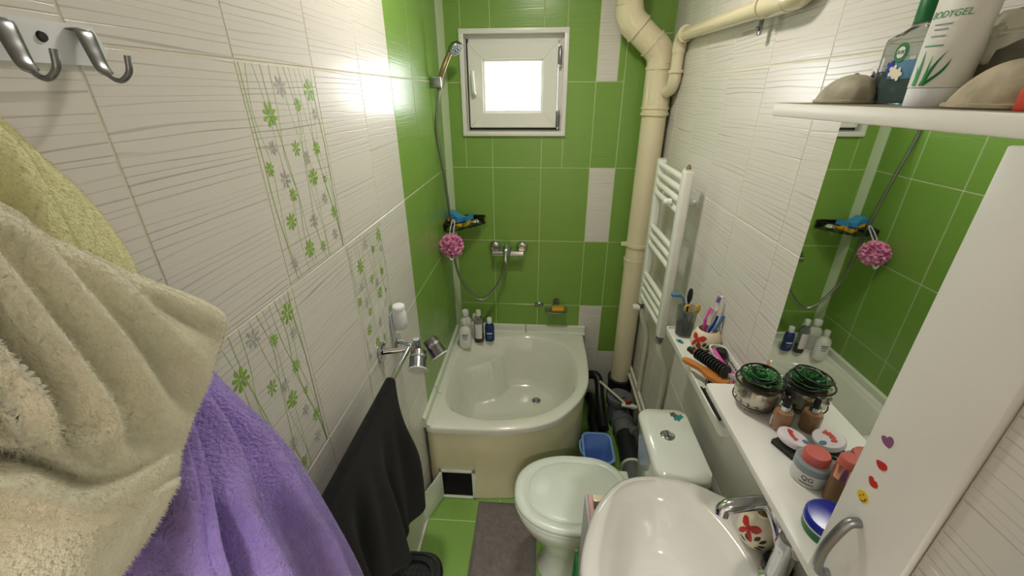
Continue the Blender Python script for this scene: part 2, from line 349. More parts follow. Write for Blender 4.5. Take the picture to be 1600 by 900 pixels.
FG, FY, FE = flower_mesh(8, 'flower_green', 'flower'), flower_mesh(7, 'flower_green', 'flower'), flower_mesh(7, 'flower_grey', 'flower')
def stem_mesh(pts, w, m):
    bm = bmesh.new(); P = crom([(x, 0, z) for x, z in pts], 6); rows = []
    for i, p in enumerate(P):
        t = (P[min(i+1, len(P)-1)]-P[max(i-1, 0)]).normalized(); n = Vector((t.z, 0, -t.x))
        rows.append([p-n*w+Vector((0, -.00025, 0)), p+n*w+Vector((0, -.00025, 0))])
    gridmesh(bm, rows); me = bpy.data.meshes.new('stem'); bm.to_mesh(me); bm.free(); me.materials.append(M[m])
    if me.polygons[0].normal.y > 0: me.flip_normals()
    return me
rs = random.Random(3); stems = []
tw, tht = .2465, .3935
def tp(u, v): return ((u-.5)*tw, (.5-v)*tht)
for k, u0 in enumerate([.03, .1, .17, .26, .36, .47, .55, .62, .70, .77, .83, .89, .95]):
    pts = []; u = u0
    for v in [0, .2, .4, .6, .8, 1]:
        pts.append(tp(min(.97, max(.03, u)), v)); u += rs.uniform(-.045, .085)
    stems.append(stem_mesh(pts, .0006 if k % 3 else .001, 'stem_green' if k % 4 else 'flower_green'))
for t in decor:
    for me in stems: o = bpy.data.objects.new('stem', me); COL.objects.link(o); o.parent = t
    for n, (c, u, v, r) in enumerate(FL):
        o = bpy.data.objects.new('flower', FE if c == 'g' else (FG if n % 2 else FY)); COL.objects.link(o); o.parent = t
        x, z = tp(u, v); o.location = (x, -.0001*(n % 3), z); o.scale = (r*1.22, 1, r*1.22); o.rotation_euler = (0, n*.7, 0)
# ------------------------------------------------------------------ window
wn = struct(thing('window_1', None, None, (.351, 0, 1.826)))
def wpart(name, lo, hi, m, bev=.001, parent=wn): return box(name, (lo[0]-.351, lo[1], lo[2]-1.826), (hi[0]-.351, hi[1], hi[2]-1.826), m, parent, bev=bev)
X0, X1, Z0, Z1 = .097, .605, 1.595, 2.057
wpart('casing', (X0, -.014, Z0), (X0+.021, .03, Z1), 'window_white'); wpart('casing', (X1-.021, -.014, Z0), (X1, .03, Z1), 'window_white')
wpart('casing', (X0, -.015, Z1-.021), (X1, .03, Z1), 'window_white'); wpart('casing', (X0, -.015, Z0), (X1, .03, Z0+.021), 'window_white')
def ring(name, x0, x1, z0, z1, w, y0, y1, m, bev=.0015, top=None):
    wt = top or w
    for poly in ([(x0, z0), (x0+w, z0+w), (x0+w, z1-wt), (x0, z1)], [(x1, z1), (x1-w, z1-wt), (x1-w, z0+w), (x1, z0)], [(x0, z1), (x0+w, z1-wt), (x1-w, z1-wt), (x1, z1)], [(x1, z0), (x1-w, z0+w), (x0+w, z0+w), (x0, z0)]):
        c = Vector((sum(p[0] for p in poly)/4, sum(p[1] for p in poly)/4))
        q = [((p[0]-c[0])*.9985+c[0]-.351, (p[1]-c[1])*.9985+c[1]-1.826) for p in poly]
        bm = bmesh.new(); b_prism(bm, q, 0, 1)
        for v in bm.verts: v.co = Vector((v.co.x, y0+(y1-y0)*v.co.z, v.co.y))
        bmesh.ops.recalc_face_normals(bm, faces=bm.faces)
        bmesh.ops.bevel(bm, geom=bm.edges[:], offset=bev, segments=1, affect='EDGES')
        fin(name, bm, m, wn, sm=0)
ring('frame_rail', .1045, .5975, 1.6025, 2.0495, .036, .0285, .085, 'window_white', top=.052)
ring('sash_rail', .134, .558, 1.634, 2.002, .068, .0, .05, 'window_white')
ring('glazing_bead', .2, .492, 1.7, 1.936, .012, .012, .04, 'window_white')
wpart('window_gasket', (.124, .022, 1.62), (.134, .03, 2.02), 'rubber'); wpart('window_gasket', (.13, .02, 1.622), (.575, .028, 1.63), 'rubber'); wpart('window_gasket', (.5585, .022, 1.63), (.5605, .0285, 2.01), 'dirt')
wpart('pane', (.208, .028, 1.706), (.484, .031, 1.93), 'pane_glass', 0)
hb = wpart('window_handle', (.152, -.006, 1.775), (.172, .0, 1.835), 'plastic_white', .002)
tube('lever', [Vector((.162-.351, -.004, 1.79-1.826)), Vector((.162-.351, -.03, 1.79-1.826)), Vector((.16-.351, -.034, 1.8-1.826)), Vector((.157-.351, -.03, 1.885-1.826))], [.008, .008, .009, .008], 'plastic_white', hb)
for z in (1.945, 1.672):
    hg = lathe('hinge', [(.008, -.035), (.008, .035), (.005, .04)], 'nickel', wn, (.567-.351, .0, z-1.826), seg=16)
    lathe('hinge_pin', [(.0045, -.045), (.0045, .05)], 'plastic_white', hg, seg=12)
# ------------------------------------------------------------------ ceiling lamp (above the frame)
lp = thing('ceiling_lamp', 'round flush ceiling lamp with a glowing opal cover', 'lamp', (.45, -.95, H))
lathe('lamp_base', [(0, 0), (.17, 0), (.17, -.03), (.15, -.035), (0, -.035)], 'plastic_white', lp)
lathe('lamp_cover', [(.15, -.035), (.155, -.045), (.14, -.07), (.09, -.085), (0, -.09)], 'lamp_glow', lp)
ll = bpy.data.lights.new('lamp_light', 'AREA'); ll.shape = 'DISK'; ll.size = .16; ll.energy = LAMP_W; ll.color = (1, .93, .82)
lo_ = bpy.data.objects.new('lamp_light', ll); COL.objects.link(lo_); lo_.location = (.45, -.95, H-.1)
# ------------------------------------------------------------------ corner sit tub
ZT = .46
tub = thing('corner_bathtub', 'small white quadrant sit-in bathtub with a cream curved apron in the far corner', 'bathtub', (0, 0, 0))
def ry(u, v, z): p = at(u, v, 'z', z); return (p.x, p.y)
arc = [ry(u, v, ZT) for u, v in [(720, 670), (780, 671), (830, 667), (870, 655), (900, 632), (915, 610), (920, 590), (918, 560), (912, 530)]]
fy_ = arc[0][1]; rx_ = arc[-1][0]+.004
outer = crom([(.012, fy_, 0)] + [(x, y, 0) for x, y in arc] + [(rx_, -.012, 0)], 8)
outer = [(p.x, p.y) for p in outer] + [(.012, -.012)]
inn = [ry(u, v, ZT-.01) for u, v in [(706, 640), (699, 610), (715, 560), (740, 537), (800, 529), (850, 531), (890, 550), (903, 590), (890, 620), (850, 645), (800, 655), (750, 655)]]
inner = [(p.x, p.y) for p in crom([(x, y, 0) for x, y in inn], 8, True)]
def hit(poly, c, a):
    d = (math.cos(a), math.sin(a)); best = 0
    for (x0, y0), (x1, y1) in zip(poly, poly[1:]+poly[:1]):
        ex, ey = x1-x0, y1-y0; den = d[0]*ey-d[1]*ex
        if abs(den) < 1e-9: continue
        t = ((x0-c[0])*ey-(y0-c[1])*ex)/den; s = ((x0-c[0])*d[1]-(y0-c[1])*d[0])/den
        if -1e-6 <= s <= 1+1e-6 and t > best: best = t
    return best
def basin(bm, outer, inner, c, ztop, zfloor, depthf, lip, nang=128, flat=.6, rim_r=.012, zmod=None, roll=.01):
    rows = []
    for q in range(15):
        f = (q+1)/15; rows.append((0, f))
    ring_pts = []
    for k in range(nang):
        a = 2*PI*k/nang; ro, ri = hit(outer, c, a), hit(inner, c, a); col = []
        for q in range(16):
            f = (q+.6)/15.6; r = ri*f; x, y = c[0]+r*math.cos(a), c[1]+r*math.sin(a)
            z = zfloor+(ztop-.012-zfloor)*sstep(flat, 1.0, f)**1.0
            if zmod: z = max(z, zmod(x, y, f, z))
            col.append((x, y, z))
        for (df, dz) in ((.004, -.006), (.012, -.0015), (.03, 0)):
            r = min(ri+df, ro-.02); col.append((c[0]+r*math.cos(a), c[1]+r*math.sin(a), ztop+dz))
        for (df, dz) in ((roll*1.6, 0), (roll*.6, -roll*.25), (roll*.1, -roll*.8), (0, -roll*1.8), (0, -lip), (.012, -lip)):
            r = ro-df; col.append((c[0]+r*math.cos(a), c[1]+r*math.sin(a), ztop+dz))
        ring_pts.append(col)
    n = len(ring_pts[0]); R = gridmesh(bm, [[ring_pts[k][q] for k in range(nang)] for q in range(n)], True)
    bm.faces.new(R[0])
seatc = [ry(u, v, .36) for u, v in [(705, 597), (738, 582), (767, 575), (784, 564), (796, 549), (811, 540)]]
seatp = [(-.05, seatc[0][1]-.06)] + seatc + [(seatc[-1][0]+.06, .12)]
def tubz(x, y, f, z):
    best = 9; side = 1
    for (xa, ya), (xb, yb) in zip(seatp, seatp[1:]):
        ex, ey = xb-xa, yb-ya; t = max(0, min(1, ((x-xa)*ex+(y-ya)*ey)/(ex*ex+ey*ey))); d = math.hypot(x-xa-ex*t, y-ya-ey*t)
        if d < best: best = d; side = 1 if (ex*(y-ya)-ey*(x-xa)) > 0 else -1
    s = sstep(-.04, .01, best*side)
    return z+(.38-z)*s if z < .38 else z
bm = bmesh.new(); basin(bm, outer, inner, (.40, -.45), ZT, .165, 0, .03, zmod=tubz, roll=.007, flat=.74)
fin('tub_shell', bm, 'enamel', tub, sm=1.2)
dr = at(838, 625, 'z', .17)
dn = lathe('drain', [(0, 0), (.024, 0), (.026, .003), (.022, .006), (.016, .004), (.016, .009), (.010, .011), (0, .011)], 'steel', tub, (dr.x, dr.y, .1655))
lathe('drain_hole', [(0, .0), (.018, .0), (.018, .0045), (0, .0045)], 'rubber', dn)
# apron: bottom edge stands where the floor meets it
HX0, HX1, HZ0, HZ1 = .055, .205, .012, .178
path = [(p[0], p[1]) for p in outer[:-1]]; cx_, cy_ = .38, -.4
ap = []
for i, (x, y) in enumerate(path):
    x2, y2 = path[min(i+1, len(path)-1)]; x1, y1 = path[max(i-1, 0)]; t = Vector((x2-x1, y2-y1)).normalized(); n = Vector((-t.y, t.x))
    ap.append((x+n.x*.022, y+n.y*.022))
ap = [(.012, ap[0][1]), (HX0, ap[1][1]), (HX1, ap[4][1])] + [p for p in ap if p[0] > HX1+.02 or p[1] > -.3]
zr = [0, HZ0, HZ1, .3, ZT-.029]
bm = bmesh.new(); R = [[bm.verts.new((x, y, z)) for x, y in ap] for z in zr]
for j in range(4):
    for k in range(len(ap)-1):
        if j == 1 and k == 1: continue
        bm.faces.new((R[j][k], R[j][k+1], R[j+1][k+1], R[j+1][k]))
apo = fin('apron', bm, 'apron', tub); sd = apo.modifiers.new('thickness', 'SOLIDIFY'); sd.thickness = .012; sd.offset = 0
AY = ap[1][1]
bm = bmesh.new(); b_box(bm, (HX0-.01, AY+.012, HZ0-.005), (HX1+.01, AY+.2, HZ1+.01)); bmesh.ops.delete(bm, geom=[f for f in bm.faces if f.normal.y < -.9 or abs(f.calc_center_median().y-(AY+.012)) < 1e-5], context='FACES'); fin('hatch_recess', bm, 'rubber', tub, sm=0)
hf = thing('inspection_hatch', 'small white inspection hatch frame standing open at the foot of the bathtub apron', 'hatch', ((HX0+HX1)/2, AY, 0))
hx = (HX1-HX0)/2
for lo, hi in [((-hx-.013, -.012, .004), (-hx+.004, -.004, .19)), ((hx-.004, -.012, .004), (hx+.013, -.004, .19)), ((-hx-.013, -.012, .175), (hx+.013, -.004, .19)), ((-hx-.013, -.012, .004), (hx+.013, -.004, .016))]: box('frame_strip', lo, hi, 'trim_white', hf, bev=.002)
ho = box('hatch_door', (0, -.003, 0), (.145, .003, .165), 'trim_white', hf, bev=.001, loc=(-hx+.0, -.016, .012), rot=(0, 0, -PI*.62))
lathe('latch', [(0, 0), (.008, 0), (.008, .01), (0, .012)], 'trim_white', ho, (.13, -.003, .02), (PI/2, 0, 0), 12)
# sealing profiles where tub meets tiles
bm = bmesh.new()
prof = [(0, 0), (-.03, 0), (-.034, .01), (-.016, .018), (-.013, .05), (0, .055)]
def profile_strip(name, a, b, axis):
    bm = bmesh.new(); ring0 = []
    for s in (a, b):
        ring0.append([bm.verts.new((s, p[0], ZT-.008+p[1]) if axis == 'x' else (-p[0], s, ZT-.008+p[1])) for p in prof])
    n = len(prof); bm.faces.new(ring0[0]); bm.faces.new(ring0[1])
    for k in range(n): bm.faces.new((ring0[0][k], ring0[0][(k+1) % n], ring0[1][(k+1) % n], ring0[1][k]))
    return struct(fin(name, bm, 'trim_white', sm=0))
profile_strip('trim_2', .03, .42, 'x'); profile_strip('trim_3', .425, .78, 'x')
profile_strip('trim_5', -.03, -.62, 'y'); profile_strip('trim_6', -.625, -.84, 'y')
# ------------------------------------------------------------------ bottles on the tub corner
def bottle_on_tub(name, u, v, label, prof, m, cap_prof, cap_m, sy=1.0, rot=0, extra=None):
    p = Vector({712: (.07, -.1), 722: (.08, -.2), 735: (.125, -.092), 743: (.152, -.136), 762: (.213, -.12)}[u]); t = thing(name, label, 'bottle', (p.x, p.y, ZT+.0005), (0, 0, rot), 'bottles on the tub corner')
    lathe('bottle_body', prof, m, t, sy=sy); c = lathe('cap', cap_prof, cap_m, t)
    if extra: extra(t)
    return t
def bar_mesh(w, h):
    me = bpy.data.meshes.new('print'); n = 6; me.from_pydata([(-w/2+w*k/n, y, .0002) for y in (-h/2, h/2) for k in range(n+1)], [], [(k, k+1, n+2+k, n+1+k) for k in range(n)]); return me
def lab(w, z0, z1, r, m, lines=None):
    def f(t):
        bm = bmesh.new(); rows = []
        for z in (z0, z1): rows.append([(r*math.sin(a), -r*math.cos(a)*.72-.0006, z) for a in [(-w+2*w*k/10) for k in range(11)]])
        gridmesh(bm, rows); o = fin('label', bm, m, t)
        for zz, s, mm in (lines or []):
            me = bar_mesh(*s); bend_mesh(me, r); 
            for v in me.vertices: v.co.y = v.co.y*.72-.0012
            link('print_line', me, mm, o, (0, 0, zz))
    return f
white_prof = [(0, 0), (.03, 0), (.034, .006), (.036, .07), (.034, .115), (.02, .135), (.012, .143), (.012, .15), (0, .15)]
capw = [(.013, .148), (.02, .15), (.02, .17), (.018, .176), (.012, .178), (0, .178)]
def flip(z): return [(.014, z), (.015, z+.002), (.015, z+.028), (.013, z+.032), (0, z+.032)]
bottle_on_tub('shampoo_bottle', 712, 527, 'white bottle at the back of the tub corner against the trim', [(a, b*1.05) for a, b in white_prof], 'label_white', [(a, b*1.05) for a, b in capw], 'bristle_white', .7, .3, lab(.8, .03, .1, .0365, 'jar_white'))
bottle_on_tub('shower_gel_bottle', 722, 544, 'white bottle with printed label, foremost on the tub corner', white_prof, 'label_white', flip(.146), 'jar_white', .72, .2, lab(.9, .02, .105, .0365, 'bristle_white', [(.092, (.034, .006), 'text_dark'), (.08, (.03, .005), 'text_dark'), (.066, (.026, .004), 'text_dark'), (.035, (.024, .016), 'robe_yellow')]))
bottle_on_tub('lotion_bottle', 735, 528, 'slim white bottle between the white and the clear bottles', [(a*.62, b*.85) for a, b in white_prof], 'label_white', flip(.124), 'jar_white', .8, 0, lab(.8, .03, .09, .0225, 'jar_white'))
def dark(t):
    lathe('liquid', [(0, .003), (.024, .003), (.0255, .01), (.0255, .048), (0, .048)], 'brown_liquid', t, sy=.68)
    lab(.75, .03, .125, .0295, 'compact_white')(t)
bottle_on_tub('clear_bottle', 743, 531, 'clear bottle with dark red liquid left at the bottom on the tub corner', [(0, 0), (.026, 0), (.028, .006), (.029, .09), (.028, .14), (.02, .16), (.011, .168), (.011, .178), (0, .178)], 'clear_grey', flip(.174), 'trim_white', .72, -.05, dark)
bottle_on_tub('navy_bottle', 762, 530, 'navy blue bottle with a white cap on the tub corner', [(0, 0), (.026, 0), (.028, .005), (.028, .09), (.024, .108), (.014, .116), (.012, .12), (0, .12)], 'navy', flip(.118), 'bristle_white', .75, 0, lab(.8, .012, .085, .0285, 'navy', [(.056, (.034, .008), 'bristle_white'), (.038, (.026, .004), 'label_blue'), (.028, (.03, .003), 'label_blue')]))
# ------------------------------------------------------------------ shower set
hb_ = at(674, 128, 'x', .012)
sh = thing('hand_shower', 'chrome hand shower in a wall bracket in the far left corner, hose hanging down', 'shower', (0, -.21, 1.83))
box('bracket', (0, -.02, -.02), (.05, .02, .025), 'steel', sh, bev=.005)
hd = at(711, 75, 'y', -.17)-Vector((0, -.21, 1.83))
handle = crom([(.035, 0, -.03), (.045, 0, .02), (.065, .005, .07), (hd.x-.012, hd.y+.012, hd.z+.01)], 5)
tube('shower_handle', handle, [.011]*8+[.012]*8, 'brass_dark', sh)
q = Vector((.55, -.42, -.72)).to_track_quat('Z', 'Y').to_euler()
hdo = lathe('shower_head', [(0, -.022), (.014, -.02), (.03, -.008), (.034, .004), (.033, .01), (.03, .013), (0, .012)], 'steel', sh, hd, q)
bm = bmesh.new()
for r, n in ((.008, 6), (.016, 10), (.024, 16)):
    for k in range(n): b_lathe(bm, [(.0018, .011), (.0018, .0155), (0, .0155)], 6, (r*math.cos(2*PI*k/n), r*math.sin(2*PI*k/n), 0))
tag(fin('nozzle', bm, 'rubber', hdo), kind='stuff')
L0 = Vector((0, -.21, 1.83))
hp = [Vector((.035, 0, -.02))] + [at(u, v, 'y', y)-L0 for u, v, y in [(682, 200, -.2), (692, 262, -.18), (702, 330, -.15), (710, 400, -.13), (722, 440, -.12), (750, 468, -.11), (775, 448, -.09), (787, 420, -.08), (789, 400, -.075)]]
tube('shower_hose', crom(hp, 10), .0068, 'steel', sh, seg=10)
mxr = thing('shower_mixer', 'chrome wall mixer tap with a single lever on the green far wall', 'tap', (.32, 0, 1.0))
for s in (-1, 1):
    lathe('escutcheon', [(0, 0), (.034, 0), (.034, .006), (.026, .018), (.02, .022), (.016, .022), (.016, .05), (0, .05)], 'chrome', mxr, (s*.076, 0, .008), (PI/2, 0, 0))
tube('mixer_body', [(-.085, -.06, -.012), (.085, -.06, -.012)], .0165, 'chrome', mxr, seg=20)
lathe('cartridge', [(0, -.02), (.022, -.018), (.024, .0), (.024, .035), (.02, .045), (0, .048)], 'chrome', mxr, (-.005, -.065, 0))
tube('mixer_lever', crom([(-.005, -.065, .04), (-.005, -.085, .045), (-.008, -.12, .015), (-.009, -.135, -.03)], 5), [.016]*5+[.013]*5+[.010]*6, 'chrome', mxr, flat=.6)
lathe('hose_outlet', [(0, 0), (.011, 0), (.011, .02), (.009, .025)], 'chrome', mxr, (-.01, -.075, -.065), seg=16)
# ------------------------------------------------------------------ wire corner shelf, sponge, dish, bath puff
cs = thing('corner_wire_shelf', 'black wire corner shelf fixed in the green tiled corner', 'shelf', (0, 0, 1.15))
S = .185
for z in (0, .035): tube('rim_wire', crom([(.008, -.008, z), (S, -.008, z), (S*.9, -.06, z), (S*.62, -S*.62, z), (.06, -S*.92, z), (.008, -S, z)], 6, True), .0035, 'wire_black', cs, seg=8, closed=True)
for k in range(9):
    a = k/8; tube('floor_wire', [(.008+a*.165, -.008, 0), (.008+a*.165, -max(.02, math.sqrt(max(0, S*S-(a*.165)**2))*.97), 0)], .0018, 'wire_black', cs, seg=6)
for k in range(7):
    a = k/6*PI/2; r = S*.99; tube('side_wire', [(r*math.cos(a)*.95+.008, -r*math.sin(a)*.95-.008, 0), (r*math.cos(a)*.95+.008, -r*math.sin(a)*.95-.008, .035)], .002, 'wire_black', cs, seg=6)
box('back_panel', (.008, -.006, .0), (S, -.002, .037), 'wire_black', cs); box('back_panel', (.002, -S, .0), (.006, -.008, .037), 'wire_black', cs)
sp = thing('bath_sponge', 'blue and yellow wavy sponge lying on the corner shelf', 'sponge', (.07, -.085, 1.153), (0, 0, -.35))
def wavy(z0, z1, name, m):
    bm = bmesh.new(); rows = []
    for i in range(17):
        x = -.062+.124*i/16; w = .032*(1-.25*math.sin(PI*i/16*2)**2); dz = .012*math.cos(i/16*PI*1.6)+.012
        rows.append([(x, -w, z0+dz), (x, w, z0+dz), (x, w*.95, z1+dz), (x, -w*.95, z1+dz)])
    R = gridmesh(bm, rows, True); bm.faces.new(R[0]); bm.faces.new(R[-1][::-1]); fin(name, bm, m, sp)
wavy(.0, .018, 'sponge_base', 'yellow'); wavy(.018, .046, 'sponge_top', 'sky_blue')
so = thing('soap_dish_shell', 'small pale soap in a clear dish at the right end of the corner shelf', 'soap', (.142, -.055, 1.153), (0, 0, .3))
lathe('dish', [(0, 0), (.02, 0), (.033, .012), (.031, .013), (.019, .003), (0, .003)], 'clear_grey', so, seg=24, sx=1.1); lathe('soap_bar', [(0, .003), (.02, .004), (.024, .012), (.018, .02), (0, .022)], 'trim_white', so, seg=24)
lf = thing('bath_puff', 'pink mesh bath puff hanging on a loop from the corner shelf', 'bath puff', tuple(at(706, 384, 'y', -.27)))
bm = bmesh.new(); rp = random.Random(5)
for k in range(120):
    d = Vector((rp.gauss(0, 1), rp.gauss(0, 1), rp.gauss(0, 1))).normalized(); qd = d.to_track_quat('Z', 'Y').to_matrix().to_4x4(); rr = rp.uniform(.024, .034); ph = rp.uniform(0, 6); n = 14
    c = bm.verts.new(d*.03); ringv = [bm.verts.new(qd @ Vector((rr*math.cos(2*PI*i/n), rr*math.sin(2*PI*i/n), .047+.009*math.sin(4*2*PI*i/n+ph)+rp.uniform(-.002, .002)))) for i in range(n)]
    for i in range(n): bm.faces.new((c, ringv[i], ringv[(i+1) % n]))
me = bpy.data.meshes.new('puff'); bm.to_mesh(me); bm.free(); smooth(me, 3); link('puff', me, 'pink', lf)
tube('puff_loop', crom([(0, 0, .03), (-.012, .03, .06), (-.008, .075, .1), (.0, .085, .108), (.006, .075, .1), (.006, .03, .06), (.004, 0, .03)], 5), .002, 'compact_white', lf, seg=8)
tube('puff_ribbon', crom([(0, -.03, -.02), (-.006, -.04, -.045), (.004, -.04, -.06), (.012, -.035, -.045)], 5), .004, 'compact_white', lf, seg=8)
# soap basket with hook on the far wall
sd_ = thing('soap_basket', 'small wire soap holder with an orange soap on the far wall', 'soap holder', (.6, 0, .62))
tube('basket_wire', crom([(-.055, -.008, .012), (.055, -.008, .012), (.06, -.04, .01), (.05, -.075, .01), (-.05, -.075, .01), (-.06, -.04, .01)], 5, True), .0022, 'steel', sd_, seg=8, closed=True)
for k in range(6): tube('cross_wire', [(-.045+k*.018, -.008, .01), (-.045+k*.018, -.075, .008)], .0016, 'steel', sd_, seg=6)
tube('hook_wire', crom([(-.02, -.008, .012), (-.012, -.006, .05), (0, -.006, .058), (.012, -.006, .05), (.02, -.008, .012)], 5), .0022, 'steel', sd_, seg=8)
box('tray', (-.058, -.074, .0), (.058, -.01, .008), 'clear_grey', sd_, bev=.003)
lathe('suction_cup', [(0, 0), (.02, 0), (.018, .004), (.006, .012), (0, .012)], 'clear_grey', sd_, (0, 0, .05), (PI/2, 0, 0))
bx_ = thing('orange_soap', 'orange soap bar resting in the wire holder', 'soap', (.61, -.042, .632)); b1 = box('soap_bar', (-.036, -.022, 0), (.036, .022, .02), 'soap_orange', bx_, bev=.006, seg=3)
sk = thing('suction_hook', 'grey round suction hook left of the soap holder', 'hook', (.5, 0, .645))
lathe('cup', [(0, 0), (.022, 0), (.02, .004), (.012, .008), (0, .009)], 'nickel', sk, (0, 0, 0), (PI/2, 0, 0), sx=1.2, sy=.75); lathe('peg', [(.005, .008), (.004, .02), (.006, .024), (0, .026)], 'nickel', sk, (0, 0, 0), (PI/2, 0, 0), 12)
# ------------------------------------------------------------------ soil stack and branch pipe
st = thing('soil_pipe', 'thick cream plastic soil pipe with an offset elbow in the far right corner', 'pipe', (1.005, -.1, .2))
SR = .056
def spipe(name, pts, r=SR, m='cream_pipe', parent=None, seg=28): return tube(name, [Vector(p)-Vector((1.005, -.1, .2)) for p in pts], r, m, parent or st, seg=seg)
AX = (1.005, -.1); TX = .845
spipe('pipe_run', [(AX[0], AX[1], .2), (AX[0], AX[1], 1.70)])
spipe('tee', [(AX[0], AX[1], 1.70), (AX[0], AX[1], 1.90)], SR+.004)
def arcp(c, r, a0, a1, n=8): return [(c[0]+r*math.cos(a0+(a1-a0)*k/n), AX[1], c[1]+r*math.sin(a0+(a1-a0)*k/n)) for k in range(n+1)]
rb = .09
lowb = arcp((AX[0]-rb, 1.90), rb, 0, math.radians(50)); endl = Vector(lowb[-1]); dirv = Vector((-math.sin(math.radians(50)), 0, math.cos(math.radians(50))))
d50 = math.radians(50); cxu = TX+rb
startu = Vector((cxu-rb*math.cos(d50), AX[1], 0)); tlen = (endl.x-startu.x)/math.sin(d50); upz = endl.z+tlen*math.cos(d50)
spipe('lower_elbow', lowb+[endl+dirv*.02], SR+.004)
spipe('offset_run', [endl+dirv*.015, endl+dirv*tlen], SR+.001)
upb = [(cxu-rb*math.cos(d50*(1-k/8)), AX[1], upz+rb*(math.sin(d50)-math.sin(d50*(1-k/8)))) for k in range(9)]
spipe('upper_elbow', [endl+dirv*(tlen-.02)]+upb, SR+.004)
spipe('upper_run', [upb[-1], (TX, AX[1], 2.49)])
for z, r, h in ((1.700, .064, .012), (1.725, .064, .008), (1.885, .0635, .012), (1.065, .0605, .014), (.985, .0615, .01), (.965, .059, .03)):
    spipe('pipe_collar', [(AX[0], AX[1], z-h/2), (AX[0], AX[1], z+h/2)], r)
for f in (.02, tlen-.02): spipe('elbow_lip', [endl+dirv*(f-.004), endl+dirv*(f+.004)], SR+.0075)
cl_ = spipe('wall_clamp', [(AX[0], AX[1], 1.06), (AX[0], AX[1], 1.075)], .0618); box('clamp_ear', (-.085, -.01, .86), (-.055, .0, .882), 'cream_pipe', st, bev=.003)
br = thing('branch_pipe', 'slimmer cream drain pipe running along the top of the right wall', 'pipe', (1.043, -.26, 1.98))
def bpipe(name, pts, r, parent=None): return tube(name, [Vector(p)-Vector((1.043, -.26, 1.98)) for p in pts], r, 'cream_pipe', parent or br, seg=20)
bpipe('branch_elbow', crom([(1.03, -.155, 1.79), (1.042, -.185, 1.805), (1.044, -.205, 1.835), (1.044, -.21, 1.87)], 5), .026)
bpipe('riser', [(1.044, -.21, 1.862), (1.044, -.212, 1.94)], .0235)
bpipe('branch_elbow', crom([(1.044, -.212, 1.935), (1.044, -.215, 1.965), (1.044, -.235, 1.99), (1.044, -.275, 1.997)], 5), .027)
bpipe('branch_run', [(1.044, -.26, 1.997), (1.044, -1.02, 1.98)], .0235)
for a in ((1.044, -.211, 1.868), (1.044, -.272, 1.997)):
    d = Vector((0, 0, .006)) if a[2] < 1.9 else Vector((0, -.006, 0)); bpipe('collar', [Vector(a)-d, Vector(a)+d], .031)
bpipe('collar', [(1.044, -.94, 1.982), (1.044, -1.05, 1.979)], .029); bpipe('branch_elbow', crom([(1.044, -1.04, 1.98), (1.044, -1.09, 1.985), (1.044, -1.12, 2.02), (1.044, -1.12, 2.08)], 5), .029); bpipe('riser', [(1.044, -1.12, 2.06), (1.044, -1.12, 2.49)], .0235)
pc = bpipe('pipe_clamp', [(1.044, -.915, 1.983), (1.044, -.927, 1.983)], .0285); box('clamp_ear', (.0, -.665, -.06), (.006, -.645, -.022), 'nickel', br, bev=.003); lathe('clamp_screw', [(0, 0), (.006, 0), (.005, .006), (0, .006)], 'steel', br, (-.002, -.655, -.045), (0, -PI/2, 0), 12)
# ------------------------------------------------------------------ towel radiator
XA = 1.0
ra = thing('towel_radiator', 'white ladder towel radiator mounted on the right wall beside the soil pipe', 'radiator', (XA, -.53, .88))
for y, z0, z1 in ((-.7, .875, 1.545), (-.36, .855, 1.535)):
    o = box('post', (-.017, -.021, z0-.88), (.017, .021, z1-.88), 'radiator_white', ra, bev=.008, seg=3, loc=(0, y+.53, 0)); box('post_cap', (-.014, -.018, z1-.88), (.014, .018, z1-.878), 'radiator_white', o)
for zn, zf in ((1.512, 1.515), (1.472, 1.475), (1.434, 1.437), (1.394, 1.397), (1.255, 1.25), (1.215, 1.21), (1.175, 1.17), (1.035, 1.02), (.998, .98), (.958, .94), (.92, .9)):
    tube('rung', [(-.006, -.17, zn-.88), (-.006, .17, zf-.88)], .0115, 'radiator_white', ra, seg=14)
for y in (-.62, -.44): tube('wall_mount', [(.0, y+.53, .53), (.07, y+.53, .53)], .011, 'radiator_white', ra, seg=12)
lathe('mount_knob', [(0, 0), (.013, 0), (.013, .02), (.009, .026), (0, .026)], 'radiator_white', ra, (-.018, -.09, .535), (0, -PI/2, 0), 16)
lathe('bleed_valve', [(.008, 0), (.009, .006), (.006, .012), (.004, .018), (0, .018)], 'brass_dark', ra, (0, -.17, .665), seg=12)
for y in (-.7, -.36): lathe('union_nut', [(.013, -.03), (.016, -.026), (.016, -.008), (.013, 0)], 'nickel', ra, (0, y+.53, -.003 if y < -.5 else -.022), seg=6)
lathe('thermostat_knob', [(0, 0), (.016, .003), (.017, .03), (.013, .036), (0, .038)], 'trim_white', ra, (-.005, -.36+.53, -.05), (0, -PI/2, 0), 16)
for n, y in enumerate((-.7, -.36)):
    p_ = tube('heating_pipe', crom([(XA, y, .84), (XA+.012, y+.0, .78), (1.05, y+.01, .66), (1.055, y+.02, .45), (1.056, y+.02, .3)], 6), .012, 'thin_pipe', seg=12)
    tag(p_, 'pale heating pipe dropping from the %s end of the towel radiator' % ('nearer' if n == 0 else 'farther'), 'pipe', 'radiator feed pipes')
for n, (x, z) in enumerate(((1.057, .30), (1.05, .262))):
    p_ = tube('water_pipe', crom([(x, -.04, z), (x, -.3, z-.003), (x, -.6, z-.006), (x, -.95, z-.008)], 3), .009, 'thin_pipe', seg=12)
    tag(p_, '%s of two slim pale water pipes low along the right wall' % ('upper' if n == 0 else 'lower'), 'pipe', 'water pipes along the wall')
